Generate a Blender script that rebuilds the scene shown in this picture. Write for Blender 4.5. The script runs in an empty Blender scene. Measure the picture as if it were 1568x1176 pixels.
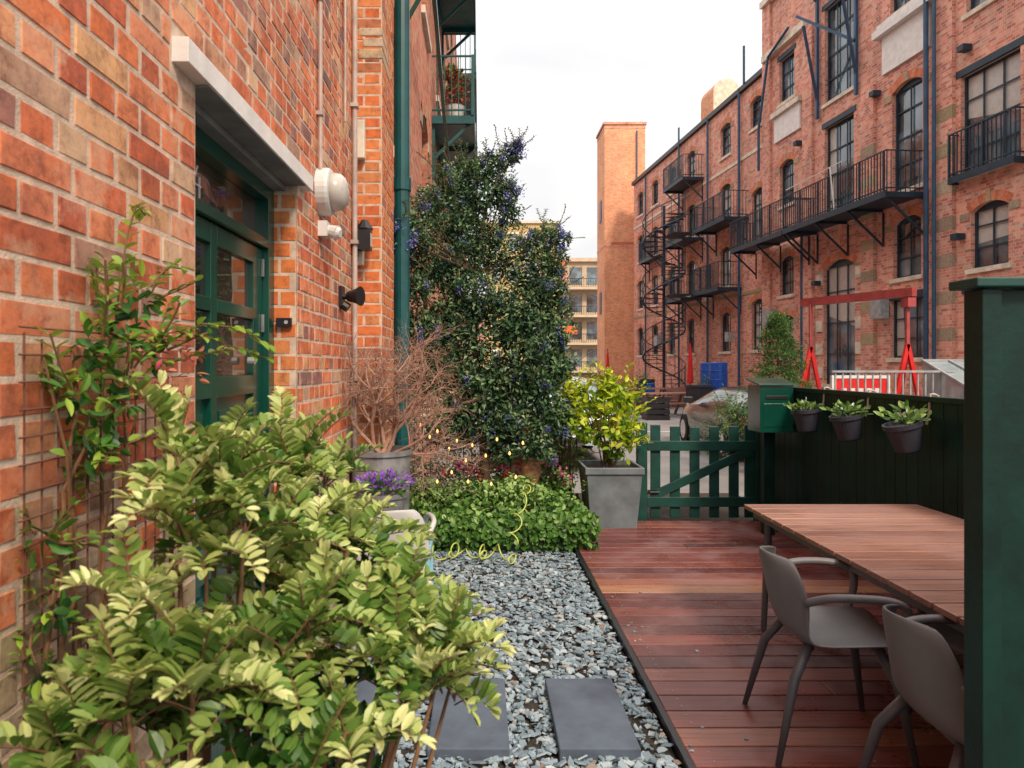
import bpy, math, random
import numpy as np
from mathutils import Vector, Matrix, Quaternion
random.seed(7); rng=np.random.default_rng(7)
sc=bpy.context.scene
R=random.random
def U(a,b): return a+(b-a)*R()

# ------------------------------------------------------------ mesh builder
class MB:
    def __init__(s): s.v=[];s.f=[];s.m=[];s.c=[]
    def add(s,vs,fs,mi=0,c=None):
        o=len(s.v); s.v.extend([tuple(p) for p in vs])
        if c is None: c=R()
        for f in fs:
            s.f.append(tuple(i+o for i in f)); s.m.append(mi); s.c.append(c)
    def box(s,x0,x1,y0,y1,z0,z1,mi=0,c=None,M=None):
        vs=[Vector(p) for p in [(x0,y0,z0),(x1,y0,z0),(x1,y1,z0),(x0,y1,z0),(x0,y0,z1),(x1,y0,z1),(x1,y1,z1),(x0,y1,z1)]]
        if M is not None: vs=[M@p for p in vs]
        s.add(vs,[(0,3,2,1),(4,5,6,7),(0,1,5,4),(1,2,6,5),(2,3,7,6),(3,0,4,7)],mi,c)
    def bar(s,a,b,w,h,mi=0,c=None):
        a=Vector(a);b=Vector(b);d=b-a;L=d.length
        q=d.to_track_quat('X','Z'); M=Matrix.Translation(a)@q.to_matrix().to_4x4()
        s.box(0,L,-w/2,w/2,-h/2,h/2,mi,c,M)
    def tube(s,pts,r,n=8,mi=0,c=None,cap=True):
        pts=[Vector(p) for p in pts]
        if not hasattr(r,'__len__'): r=[r]*len(pts)
        vs=[];fs=[]
        prev=None
        for i,p in enumerate(pts):
            t=(pts[min(i+1,len(pts)-1)]-pts[max(i-1,0)])
            if t.length<1e-9: t=Vector((0,0,1))
            t.normalize()
            if prev is None:
                up=Vector((0,0,1)) if abs(t.z)<.9 else Vector((1,0,0))
                a=t.cross(up).normalized()
            else:
                a=(prev-t*prev.dot(t))
                a=a.normalized() if a.length>1e-6 else t.orthogonal().normalized()
            prev=a; b=t.cross(a)
            for k in range(n):
                an=2*math.pi*k/n
                vs.append(p+(a*math.cos(an)+b*math.sin(an))*r[i])
        for i in range(len(pts)-1):
            for k in range(n):
                k2=(k+1)%n
                fs.append((i*n+k,i*n+k2,(i+1)*n+k2,(i+1)*n+k))
        if cap:
            fs.append(tuple(range(n))[::-1]); o=(len(pts)-1)*n
            fs.append(tuple(o+k for k in range(n)))
        s.add(vs,fs,mi,c)
    def lathe(s,prof,cx,cy,n=24,mi=0,c=None,sq=False,M=None):
        vs=[];fs=[]
        for (r,z) in prof:
            for k in range(n):
                an=2*math.pi*k/n+(math.pi/4 if sq else 0)
                p=Vector((cx+r*math.cos(an),cy+r*math.sin(an),z))
                vs.append(M@p if M is not None else p)
        for i in range(len(prof)-1):
            for k in range(n):
                k2=(k+1)%n
                fs.append((i*n+k,i*n+k2,(i+1)*n+k2,(i+1)*n+k))
        fs.append(tuple(range(n))[::-1]); o=(len(prof)-1)*n
        fs.append(tuple(o+k for k in range(n)))
        s.add(vs,fs,mi,c)
    def leaves(s,pos,dr,nr,L,W,c,tmpl,mi=0):
        tv,tf=tmpl
        pos=np.asarray(pos,float).reshape(-1,3);N=len(pos)
        if N==0: return
        dr=np.asarray(dr,float).reshape(-1,3); nr=np.asarray(nr,float).reshape(-1,3)
        dr=dr/(np.linalg.norm(dr,axis=1,keepdims=True)+1e-9)
        sd=np.cross(nr,dr); sd/= (np.linalg.norm(sd,axis=1,keepdims=True)+1e-9)
        n2=np.cross(dr,sd)
        L=np.broadcast_to(L,(N,)); W=np.broadcast_to(W,(N,)); c=np.broadcast_to(c,(N,))
        V=pos[:,None,:]+tv[None,:,0:1]*(dr*L[:,None])[:,None,:]+tv[None,:,1:2]*(sd*W[:,None])[:,None,:]+tv[None,:,2:3]*(n2*L[:,None])[:,None,:]
        o=len(s.v); k=len(tv)
        s.v.extend(map(tuple,V.reshape(-1,3).tolist()))
        cl=c.tolist()
        for i in range(N):
            b=o+i*k
            for f in tf:
                s.f.append(tuple(b+j for j in f)); s.m.append(mi); s.c.append(cl[i])
    def build(s,name,mats,parent=None,M=None,smooth=False):
        me=bpy.data.meshes.new(name)
        me.from_pydata(s.v,[],s.f)
        for m in mats: me.materials.append(m)
        me.polygons.foreach_set('material_index',s.m)
        a=me.attributes.new('rnd','FLOAT','FACE'); a.data.foreach_set('value',s.c)
        if smooth: me.polygons.foreach_set('use_smooth',[True]*len(s.f))
        me.update()
        ob=bpy.data.objects.new(name,me); sc.collection.objects.link(ob)
        if parent: ob.parent=parent
        if M is not None: ob.matrix_local=M
        return ob
def empty(name,loc=(0,0,0),rz=0,parent=None):
    e=bpy.data.objects.new(name,None); sc.collection.objects.link(e)
    e.location=loc; e.rotation_euler=(0,0,rz); e.empty_display_size=.2
    if parent: e.parent=parent
    return e
def bevel(ob,w=.005,seg=2):
    m=ob.modifiers.new('bevel','BEVEL'); m.width=w; m.segments=seg; m.limit_method='ANGLE'; return ob

DIA=(np.array([(0,0,0),(.45,.5,.10),(1,0,-.08),(.45,-.5,.10)]),[(0,1,2),(0,2,3)])
_t=[(0,0,0),(.25,.40,.06),(.55,.5,.05),(.82,.32,-.02),(1,0,-.14),(.82,-.32,-.02),(.55,-.5,.05),(.25,-.40,.06),(.25,0,0),(.55,0,-.03),(.82,0,-.08)]
OVAL=(np.array(_t),[(0,8,1),(1,8,9,2),(2,9,10,3),(3,10,4),(0,7,8),(8,7,6,9),(9,6,5,10),(10,5,4)])
_t2=[(0,0,0),(.22,.36,.08),(.55,.5,.10),(.84,.33,.05),(1,0,-.05),(.84,-.33,.05),(.55,-.5,.10),(.22,-.36,.08),(.22,0,0),(.55,0,.0),(.84,0,-.02)]
PINNA=(np.array(_t2),OVAL[1])
def rdir(n):
    v=rng.normal(size=(n,3)); return v/np.linalg.norm(v,axis=1,keepdims=True)

# ------------------------------------------------------------ materials
def newmat(name):
    m=bpy.data.materials.new(name); m.use_nodes=True
    nt=m.node_tree; b=nt.nodes['Principled BSDF']; return m,nt,b
def N(nt,t,**k):
    n=nt.nodes.new(t)
    for a,v in k.items(): setattr(n,a,v)
    return n
def ramp(nt,fac,stops,interp='LINEAR'):
    r=N(nt,'ShaderNodeValToRGB'); r.color_ramp.interpolation=interp
    e=r.color_ramp.elements
    while len(e)>1: e.remove(e[-1])
    e[0].position=stops[0][0]; e[0].color=(*stops[0][1],1)
    for p,c in stops[1:]:
        x=e.new(p); x.color=(*c,1)
    nt.links.new(fac,r.inputs[0]); return r.outputs[0]
def mixc(nt,fac,a,b,mode='MIX'):
    m=N(nt,'ShaderNodeMix',data_type='RGBA',blend_type=mode)
    for sock,v in ((m.inputs[0],fac),(m.inputs[6],a),(m.inputs[7],b)):
        if isinstance(v,bpy.types.NodeSocket): nt.links.new(v,sock)
        elif isinstance(v,(tuple,list)): sock.default_value=(*v,1)
        else: sock.default_value=v
    return m.outputs[2]
def noise(nt,scale,detail=4,coord='Object',rough=.6,stretch=None):
    tc=N(nt,'ShaderNodeTexCoord'); n=N(nt,'ShaderNodeTexNoise')
    n.inputs['Scale'].default_value=scale; n.inputs['Detail'].default_value=detail; n.inputs['Roughness'].default_value=rough
    src=tc.outputs[coord]
    if stretch:
        mp=N(nt,'ShaderNodeMapping'); mp.inputs['Scale'].default_value=stretch
        nt.links.new(src,mp.inputs[0]); src=mp.outputs[0]
    nt.links.new(src,n.inputs['Vector']); return n.outputs['Fac']
def bump(nt,b,h,st=.3,dist=.01):
    bp=N(nt,'ShaderNodeBump'); bp.inputs['Strength'].default_value=st; bp.inputs['Distance'].default_value=dist
    nt.links.new(h,bp.inputs['Height']); nt.links.new(bp.outputs[0],b.inputs['Normal'])
def attr(nt):
    a=N(nt,'ShaderNodeAttribute'); a.attribute_name='rnd'; return a.outputs['Fac']
def simple(name,col,rough=.6,metal=0,var=.25,nscale=8,bst=.15,spec=.5,coat=0):
    m,nt,b=newmat(name)
    n=noise(nt,nscale,3)
    r=ramp(nt,n,[(.3,tuple(c*(1-var) for c in col)),(.7,tuple(min(1,c*(1+var)) for c in col))])
    nt.links.new(r,b.inputs['Base Color']); b.inputs['Roughness'].default_value=rough; b.inputs['Metallic'].default_value=metal
    b.inputs['Specular IOR Level'].default_value=spec; b.inputs['Coat Weight'].default_value=coat
    if bst>=.15: bump(nt,b,noise(nt,nscale*8,2),bst,.004)
    return m
def leafmat(name,stops,rough=.45,trans=.3):
    m,nt,b=newmat(name)
    c=ramp(nt,attr(nt),stops)
    nt.links.new(c,b.inputs['Base Color']); b.inputs['Roughness'].default_value=rough
    b.inputs['Specular IOR Level'].default_value=.4
    t=N(nt,'ShaderNodeBsdfTranslucent'); nt.links.new(c,t.inputs[0])
    mx=N(nt,'ShaderNodeMixShader'); mx.inputs[0].default_value=trans
    nt.links.new(b.outputs[0],mx.inputs[1]); nt.links.new(t.outputs[0],mx.inputs[2])
    nt.links.new(mx.outputs[0],nt.nodes['Material Output'].inputs[0]); return m
def brickgeo(name,stops,pale=True):
    m,nt,b=newmat(name)
    c=ramp(nt,attr(nt),stops,'LINEAR')
    n2=noise(nt,22,5,rough=.75); n3=noise(nt,5,5,rough=.75)
    c=mixc(nt,.85,c,ramp(nt,n2,[(.33,(.52,.44,.42)),(.5,(1,1,1)),(.70,(1.28,1.22,1.15))]),'MULTIPLY')
    if pale:
        c=mixc(nt,ramp(nt,n3,[(.52,(0,0,0)),(.64,(.55,.55,.55))]),c,(.70,.42,.27))
        c=mixc(nt,ramp(nt,n3,[(.36,(.65,.65,.65)),(.47,(0,0,0))]),c,(.26,.08,.05))
        c=mixc(nt,.7,c,ramp(nt,noise(nt,1.6,3,stretch=(1,1,.5)),[(.36,(.72,.66,.66)),(.5,(1,1,1)),(.66,(1.18,1.14,1.1))]),'MULTIPLY')
    nt.links.new(c,b.inputs['Base Color']); b.inputs['Roughness'].default_value=.85
    bump(nt,b,n2,.5,.005); return m
def bricktex(name,stops,mortar=(.33,.27,.22),dirt=.5):
    m,nt,b=newmat(name)
    tc=N(nt,'ShaderNodeTexCoord')
    s=N(nt,'ShaderNodeSeparateXYZ'); nt.links.new(tc.outputs['Object'],s.inputs[0])
    sn=N(nt,'ShaderNodeSeparateXYZ'); nt.links.new(tc.outputs['Normal'],sn.inputs[0])
    def M(op,a,bb=None):
        x=N(nt,'ShaderNodeMath',operation=op); nt.links.new(a,x.inputs[0])
        if bb is not None: nt.links.new(bb,x.inputs[1])
        return x.outputs[0]
    u=M('ADD',M('MULTIPLY',s.outputs[0],M('ABSOLUTE',sn.outputs[1])),M('MULTIPLY',s.outputs[1],M('ABSOLUTE',sn.outputs[0])))
    cb=N(nt,'ShaderNodeCombineXYZ'); nt.links.new(u,cb.inputs[0]); nt.links.new(s.outputs[2],cb.inputs[1])
    br=N(nt,'ShaderNodeTexBrick'); nt.links.new(cb.outputs[0],br.inputs['Vector'])
    br.inputs['Color1'].default_value=(0,0,0,1); br.inputs['Color2'].default_value=(1,1,1,1); br.inputs['Mortar'].default_value=(.5,.5,.5,1)
    br.inputs['Scale'].default_value=1; br.inputs['Brick Width'].default_value=.225; br.inputs['Row Height'].default_value=.075
    br.inputs['Mortar Size'].default_value=.006; br.inputs['Mortar Smooth'].default_value=.2
    br.squash=.5; br.squash_frequency=2
    c=ramp(nt,br.outputs['Color'],stops)
    c=mixc(nt,.6,c,ramp(nt,noise(nt,.45,3),[(.35,(.74,.66,.66)),(.62,(1.15,1.08,1.02))]),'MULTIPLY')
    c=mixc(nt,dirt,c,ramp(nt,noise(nt,2.5,4,rough=.75,stretch=(1,1,.35)),[(.35,(.52,.48,.48)),(.6,(1.15,1.15,1.15))]),'MULTIPLY')
    c=mixc(nt,br.outputs['Fac'],c,mortar)
    nt.links.new(c,b.inputs['Base Color']); b.inputs['Roughness'].default_value=.9
    bp=N(nt,'ShaderNodeBump'); bp.invert=True; bp.inputs['Strength'].default_value=.5; bp.inputs['Distance'].default_value=.01
    nt.links.new(br.outputs['Fac'],bp.inputs['Height']); nt.links.new(bp.outputs[0],b.inputs['Normal'])
    return m

BR_NEAR=[(0,(.40,.09,.05)),(.18,(.62,.16,.05)),(.38,(.68,.22,.10)),(.52,(.56,.11,.04)),(.66,(.66,.25,.13)),(.78,(.64,.35,.17)),(.85,(.34,.15,.12)),(.90,(.24,.10,.09)),(.95,(.68,.46,.28)),(1,(.22,.10,.09))]
m_brick=brickgeo('red_multi_brick',BR_NEAR)
m_brick_low=brickgeo('stock_brick',[(0,(.34,.26,.15)),(.5,(.46,.35,.22)),(.8,(.32,.24,.18)),(1,(.52,.42,.3))],False)
m_brick_or=brickgeo('orange_brick',[(0,(.50,.11,.035)),(.5,(.64,.18,.05)),(.85,(.58,.22,.08)),(1,(.30,.10,.055))],False)
m_mortar=simple('mortar',(.58,.44,.34),.95,nscale=20,bst=.5)
m_bt_l=bricktex('brick_left_far',[(0,(.38,.10,.06)),(.4,(.58,.17,.09)),(.8,(.64,.25,.14)),(1,(.5,.34,.22))],mortar=(.45,.33,.25))
m_bt_r=bricktex('brick_pink',[(0,(.44,.16,.12)),(.35,(.72,.29,.21)),(.75,(.78,.38,.28)),(.92,(.70,.46,.34)),(1,(.30,.15,.14))],mortar=(.66,.48,.40),dirt=.5)
m_bt_t=bricktex('brick_tower',[(0,(.66,.26,.13)),(.5,(.78,.36,.19)),(1,(.82,.44,.27))],mortar=(.66,.44,.30),dirt=.25)
m_bt_y=bricktex('brick_yellow',[(0,(.6,.42,.16)),(1,(.74,.54,.21))],dirt=.3)
m_vous=brickgeo('voussoir_brick',[(0,(.50,.15,.08)),(.6,(.64,.21,.10)),(1,(.66,.28,.16))],False)
m_stone=simple('pale_stone',(.66,.58,.47),.8,nscale=5,bst=.3)
m_white=simple('white_painted_concrete',(.74,.71,.68),.7,nscale=6,var=.12,bst=.3)
m_soffit=simple('grey_soffit',(.20,.22,.22),.8)
m_green=simple('dark_green_paint',(.004,.060,.042),.2,var=.2,nscale=3,bst=.05,spec=.7)
m_green2=simple('fence_green_paint',(.003,.024,.018),.45,var=.4,nscale=5,bst=.25,spec=.3)
m_teal=simple('teal_pipe_paint',(.006,.075,.080),.35,var=.25,nscale=4,bst=.05)
m_gate=simple('gate_green_paint',(.005,.055,.045),.5,var=.35,nscale=6,bst=.25)
m_iron=simple('dark_blue_iron',(.014,.034,.054),.5,var=.3,nscale=5,bst=.1)
m_bluepipe=simple('blue_pipe_paint',(.025,.07,.14),.4,var=.3,nscale=3,bst=.1)
m_black=simple('black_plastic',(.012,.012,.015),.4,bst=.05)
m_cable=simple('grey_conduit',(.45,.36,.32),.6,bst=.1)
m_grey=simple('grey_metal_box',(.32,.33,.34),.5,bst=.05)
m_red=simple('red_paint',(.68,.02,.02),.4,var=.15,bst=.05)
m_redb=simple('dull_red_beam',(.36,.06,.06),.5,var=.25,bst=.1)
m_wplast=simple('white_plastic',(.62,.62,.60),.4,var=.08,bst=0)
m_galv=simple('galvanised_zinc',(.26,.26,.26),.5,metal=.3,var=.35,nscale=10,bst=.1)
m_pot=simple('grey_fibre_planter',(.15,.18,.20),.6,var=.3,nscale=5,bst=.2)
m_hpot=simple('charcoal_plastic_pot',(.035,.038,.055),.5,var=.2,bst=.05)
m_terra=simple('terracotta',(.40,.18,.10),.8,bst=.2)
m_soil=simple('soil',(.035,.028,.022),1,var=.5,nscale=30,bst=.6)
m_chair=simple('taupe_chair_shell',(.135,.13,.135),.5,var=.12,nscale=6,bst=.05)
m_chairw=simple('white_chair_shell',(.55,.54,.52),.5,var=.06,bst=.03)
m_leg=simple('chair_leg_metal',(.09,.09,.10),.45,var=.1,bst=.05)
m_lblue=simple('pale_blue_paint',(.25,.50,.60),.5,var=.12,bst=.05)
m_bluebar=simple('blue_barrel_plastic',(.01,.09,.45),.4,bst=.05)
m_asph=simple('asphalt',(.10,.10,.105),.9,var=.35,nscale=1.2,bst=.3)
m_road=simple('road_asphalt',(.23,.22,.22),.85,var=.25,nscale=.9,bst=.3)
m_kerb=simple('kerb_concrete',(.34,.33,.31),.9,nscale=3,bst=.3)
m_line=simple('road_paint',(.6,.6,.56),.7,nscale=10,bst=.1)
m_twig=simple('brown_bark',(.10,.06,.035),.9,nscale=30,bst=.2)
m_dead=simple('dead_twig',(.38,.22,.16),.9,nscale=30,bst=.1)
m_stem=simple('red_brown_stem',(.17,.085,.04),.8,nscale=30,bst=.1)
m_wire=simple('rusty_wire_mesh',(.16,.07,.05),.7,metal=.2,bst=.1)
m_hose=simple('lime_hose',(.48,.55,.12),.35,var=.05,bst=0)
m_slab=simple('slate_paving_slab',(.085,.110,.15),.75,var=.3,nscale=4,bst=.5)
def m_glass_(name,col,r=.04,sp=.9):
    m,nt,b=newmat(name); b.inputs['Roughness'].default_value=r
    b.inputs['Specular IOR Level'].default_value=sp; b.inputs['IOR'].default_value=1.8
    c=ramp(nt,noise(nt,.9,2),[(.4,tuple(x*.4 for x in col)),(.65,tuple(x*2.2 for x in col))]); nt.links.new(c,b.inputs['Base Color'])
    bump(nt,b,noise(nt,2.2,2),.12,.05)
    return m
m_glass=m_glass_('window_glass',(.08,.115,.14))
m_glassd=m_glass_('door_glass',(.05,.035,.028),.03,1.0)
m_lampg=simple('lamp_diffuser',(.50,.47,.43),.2,var=.1,bst=0)
m_cf=simple('cold_frame_glass',(.28,.34,.36),.12,var=.3,nscale=2,bst=0,spec=.9)
def wood(name,stops,rough,coord,st,bs=.25,dull=.45):
    m,nt,b=newmat(name)
    c=ramp(nt,attr(nt),stops)
    n=noise(nt,1,5,rough=.65,stretch=st)
    c=mixc(nt,.85,c,ramp(nt,n,[(.3,(.45,.38,.38)),(.5,(1,1,1)),(.75,(1.4,1.25,1.2))]),'MULTIPLY')
    n2=noise(nt,2.2,5,rough=.7)
    c=mixc(nt,ramp(nt,n2,[(.48,(0,0,0)),(.66,(dull,)*3)]),c,(.24,.14,.14))
    nt.links.new(c,b.inputs['Base Color'])
    rr=ramp(nt,n2,[(.35,(rough-.14,)*3),(.65,(rough+.2,)*3)]); nt.links.new(rr,b.inputs['Roughness'])
    bump(nt,b,n,bs,.003); return m
m_deck=wood('hardwood_deck',[(0,(.085,.024,.023)),(.3,(.135,.034,.031)),(.6,(.175,.046,.038)),(.85,(.22,.070,.050)),(.95,(.34,.14,.08)),(1,(.38,.18,.10))],.33,'Object',(3,60,60),dull=.5)
m_table=wood('teak_slats',[(0,(.20,.095,.075)),(.5,(.28,.14,.105)),(1,(.36,.195,.15))],.42,'Object',(4,70,70),.15,dull=.35)

# foliage
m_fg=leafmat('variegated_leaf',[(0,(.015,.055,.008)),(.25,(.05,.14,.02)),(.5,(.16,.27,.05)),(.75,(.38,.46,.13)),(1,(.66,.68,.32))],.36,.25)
m_jas=leafmat('jasmine_leaf',[(0,(.02,.08,.015)),(.5,(.08,.22,.03)),(1,(.34,.48,.06))],.4,.3)
m_jasr=leafmat('jasmine_bud',[(0,(.5,.14,.12)),(.6,(.65,.28,.14)),(1,(.55,.08,.14))],.6,.3)
m_cea=leafmat('ceanothus_leaf',[(0,(.014,.044,.022)),(.4,(.045,.115,.05)),(.75,(.11,.21,.085)),(1,(.28,.36,.17))],.4,.22)
m_cef=leafmat('blue_blossom',[(0,(.08,.08,.34)),(1,(.28,.26,.68))],.8,.2)
m_ivy=leafmat('ground_cover_leaf',[(0,(.02,.065,.013)),(.5,(.10,.24,.035)),(1,(.42,.58,.20))],.42,.25)
m_lau=leafmat('laurel_leaf',[(0,(.08,.20,.01)),(.5,(.30,.46,.02)),(1,(.70,.74,.05))],.4,.4)
m_mix=leafmat('mixed_green_leaf',[(0,(.012,.04,.012)),(.5,(.05,.14,.035)),(1,(.2,.32,.08))],.5,.25)
m_con=leafmat('conifer_needles',[(0,(.03,.08,.02)),(1,(.16,.30,.07))],.6,.15)
m_pur=leafmat('purple_petals',[(0,(.14,.04,.46)),(1,(.42,.16,.75))],.6,.3)
m_pnk=leafmat('pink_petals',[(0,(.6,.05,.22)),(1,(.8,.3,.4))],.6,.3)
m_rfl=leafmat('red_petals',[(0,(.45,.05,.03)),(1,(.7,.18,.1))],.6,.3)
m_sil=leafmat('silver_leaf',[(0,(.22,.20,.15)),(1,(.48,.42,.35))],.7,.2)

# ------------------------------------------------------------ ground
g=MB(); g.add([(-300,-300,-.06),(300,-300,-.06),(300,300,-.06),(-300,300,-.06)],[(0,1,2,3)]); g.build('ground',[m_asph])
g=MB(); g.add([(-.8,8.6,-.05),(9.2,8.6,-.05),(7.4,44,-.05),(6.5,120,-.05),(-.8,120,-.05)],[(0,1,2,3,4)]); g.build('road',[m_road])
g=MB()
for k in range(9): g.box(6.1-.08*k*1,6.2-.08*k*1,12+k*3.2,13.6+k*3.2,-.047,-.044)
for k in range(5): g.box(3.6,5.9,17+k*4.9,17.1+k*4.9,-.047,-.044)
g.build('road_marking',[m_line])

# ------------------------------------------------------------ left building
LB=empty('brick_townhouse')
def brick_panel(mb,O,ud,nd,L,z0,z1,ops,mi=0,low=None):
    """real bricks in English bond laid on plane through O; ud along, nd outward"""
    O=Vector(O);ud=Vector(ud);nd=Vector(nd);H=.075;m=.0058
    r=int(round(z0/H)); 
    while r*H<z1-1e-6:
        a=r*H+m; b=min((r+1)*H-m,z1)
        if b-a<.02: r+=1; continue
        bw=.225 if r%2==0 else .1125
        u=-(.05625 if r%2 else 0.0)
        while u<L:
            segs=[(max(u,0),min(u+bw,L))]
            zc=(a+b)/2
            for (p,q,zl,zh) in ops:
                if zl<zc<zh:
                    ns=[]
                    for s0,s1 in segs:
                        if s1<=p or s0>=q: ns.append((s0,s1))
                        else:
                            if s0<p: ns.append((s0,p))
                            if s1>q: ns.append((q,s1))
                    segs=ns
            for s0,s1 in segs:
                if s1-s0<.025: continue
                jt=U(-.0015,.0015)
                p=s0+m+jt;q=s1-m+U(-.0015,.0015)
                e=.0025; pr=U(-.0005,.0028); j=lambda:U(-.0035,.0035)
                tl=[U(-.0008,.0008) for _ in range(4)]
                base=[(p,a,-.02),(q,a,-.02),(q,b,-.02),(p,b,-.02)]
                mid=[(p+j()*.5,a+j()*.5,-.0025),(q+j()*.5,a+j()*.5,-.0025),(q+j()*.5,b+j()*.5,-.0025),(p+j()*.5,b+j()*.5,-.0025)]
                fr=[(p+e+abs(j()),a+e+j()*.7,pr+tl[0]),(q-e-abs(j()),a+e+j()*.7,pr+tl[1]),(q-e-abs(j()),b-e+j()*.7,pr+tl[2]),(p+e+abs(j()),b-e+j()*.7,pr+tl[3])]
                vs=[O+ud*x+Vector((0,0,z))+nd*n for x,z,n in base+mid+fr]
                fs=[(8,9,10,11)]
                for k in range(4):
                    k2=(k+1)%4
                    fs.append((4+k,4+k2,8+k2,8+k)); fs.append((k,k2,4+k2,4+k))
                if ud.cross(Vector((0,0,1))).dot(nd)<0: fs=[f[::-1] for f in fs]
                mm=mi
                if low is not None and zc<low+U(-.06,.06): mm=1
                mb.add(vs,fs,mm)
            u+=bw
        r+=1
WX=-.85
mb=MB()
Y0=-1.5
brick_panel(mb,(WX,Y0,0),(0,1,0),(1,0,0),4.67-Y0,0,5.25,[(2.04-Y0,3.17-Y0,-1,2.44),(1.88-Y0,3.30-Y0,2.40,2.52)],0,1.16)
brick_panel(mb,(WX-.25,3.17,0),(1,0,0),(0,-1,0),.25,0,2.40,[],2)
brick_panel(mb,(WX,4.67,0),(1,0,0),(0,-1,0),.18,0,5.25,[],2)
brick_panel(mb,(-.67,4.67,0),(0,1,0),(1,0,0),.63,0,5.25,[],2)
mb.build('brick_courses',[m_brick,m_brick_low,m_brick_or],LB)
mb=MB()
bx=WX-.001
def mq(y0,y1,z0,z1,x=bx): mb.add([(x,y0,z0),(x,y1,z0),(x,y1,z1),(x,y0,z1)],[(0,1,2,3)])
mq(Y0,2.04,0,5.25); mq(3.17,4.67,0,5.25); mq(2.04,3.17,2.44,5.25)
mb.box(WX-.3,-.6710,4.6710,5.30,0,5.25)
mb.box(WX-.3,bx-.002,3.1710,3.4,0,2.44)
mb.box(WX-.3,bx-.002,1.8,2.04,0,2.44)
mb.build('mortar_backing',[m_mortar],LB)
mb=MB()
mb.box(WX-.05,WX+.045,1.885,3.295,2.44,2.51,0); mb.box(WX-.15,WX-.052,2.04,3.17,2.41,2.5,1)
mb.box(WX-.05,WX+.043,2.04,3.17,2.434,2.4385,1)
bevel(mb.build('door_lintel',[m_white,m_soffit],LB),.004)
D=MB(); dx=-.985
D.box(dx-.05,dx+.03,2.04,2.12,0,2.41); D.box(dx-.05,dx+.03,3.09,3.168,0,2.41); D.box(dx-.05,dx+.03,2.12,3.09,2.35,2.41)
D.box(dx-.05,dx+.028,2.12,3.09,2.13,2.17)
D.box(dx-.04,dx-.03,2.12,3.09,2.17,2.35,1)
def leafd(y0,y1,z0,z1,mi=0,x0=-.035,x1=.0): D.box(dx+x0,dx+x1,y0,y1,z0,z1,mi)
leafd(2.125,2.20,.02,2.125);leafd(2.97,3.085,.02,2.125);leafd(2.50,2.56,.02,2.125)
for a,b in ((2.05,2.125),(1.80,1.85),(1.48,1.56),(.82,.95),(.02,.2)): 
    leafd(2.20,2.50,a,b);leafd(2.56,2.97,a,b)
for a,b,mi in ((1.85,2.05,1),(1.56,1.80,1),(.95,1.48,0),(.2,.82,0)):
    for y0,y1 in ((2.20,2.50),(2.56,2.97)):
        leafd(y0,y1,a,b,mi,-.03,-.02)
        if mi==0: leafd(y0+.05,y1-.05,a+.05,b-.05,0,-.02,-.01)
D.tube([(dx,2.9,1.62),(dx+.03,2.9,1.62)],.018,10,2); D.tube([(dx,3.03,1.1),(dx+.05,3.03,1.1),(dx+.05,2.93,1.1)],.01,8,2)
for z in (1.75,1.2,2.0): D.box(dx,dx+.012,3.07,3.085,z,z+.08,2)
for a,b in (((2.44,2.315),(2.40,2.245)),((2.40,2.245),(2.47,2.245)),((2.455,2.28),(2.455,2.20))):
    D.bar((dx-.025,a[0],a[1]),(dx-.025,b[0],b[1]),.006,.008,3)
bevel(D.build('front_door',[m_green,m_glassd,m_galv,m_wplast],LB),.004)
D=MB(); D.box(WX-.15,WX+.25,2.04,3.17,0,.03); D.build('doorstep',[m_kerb],LB)

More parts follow.
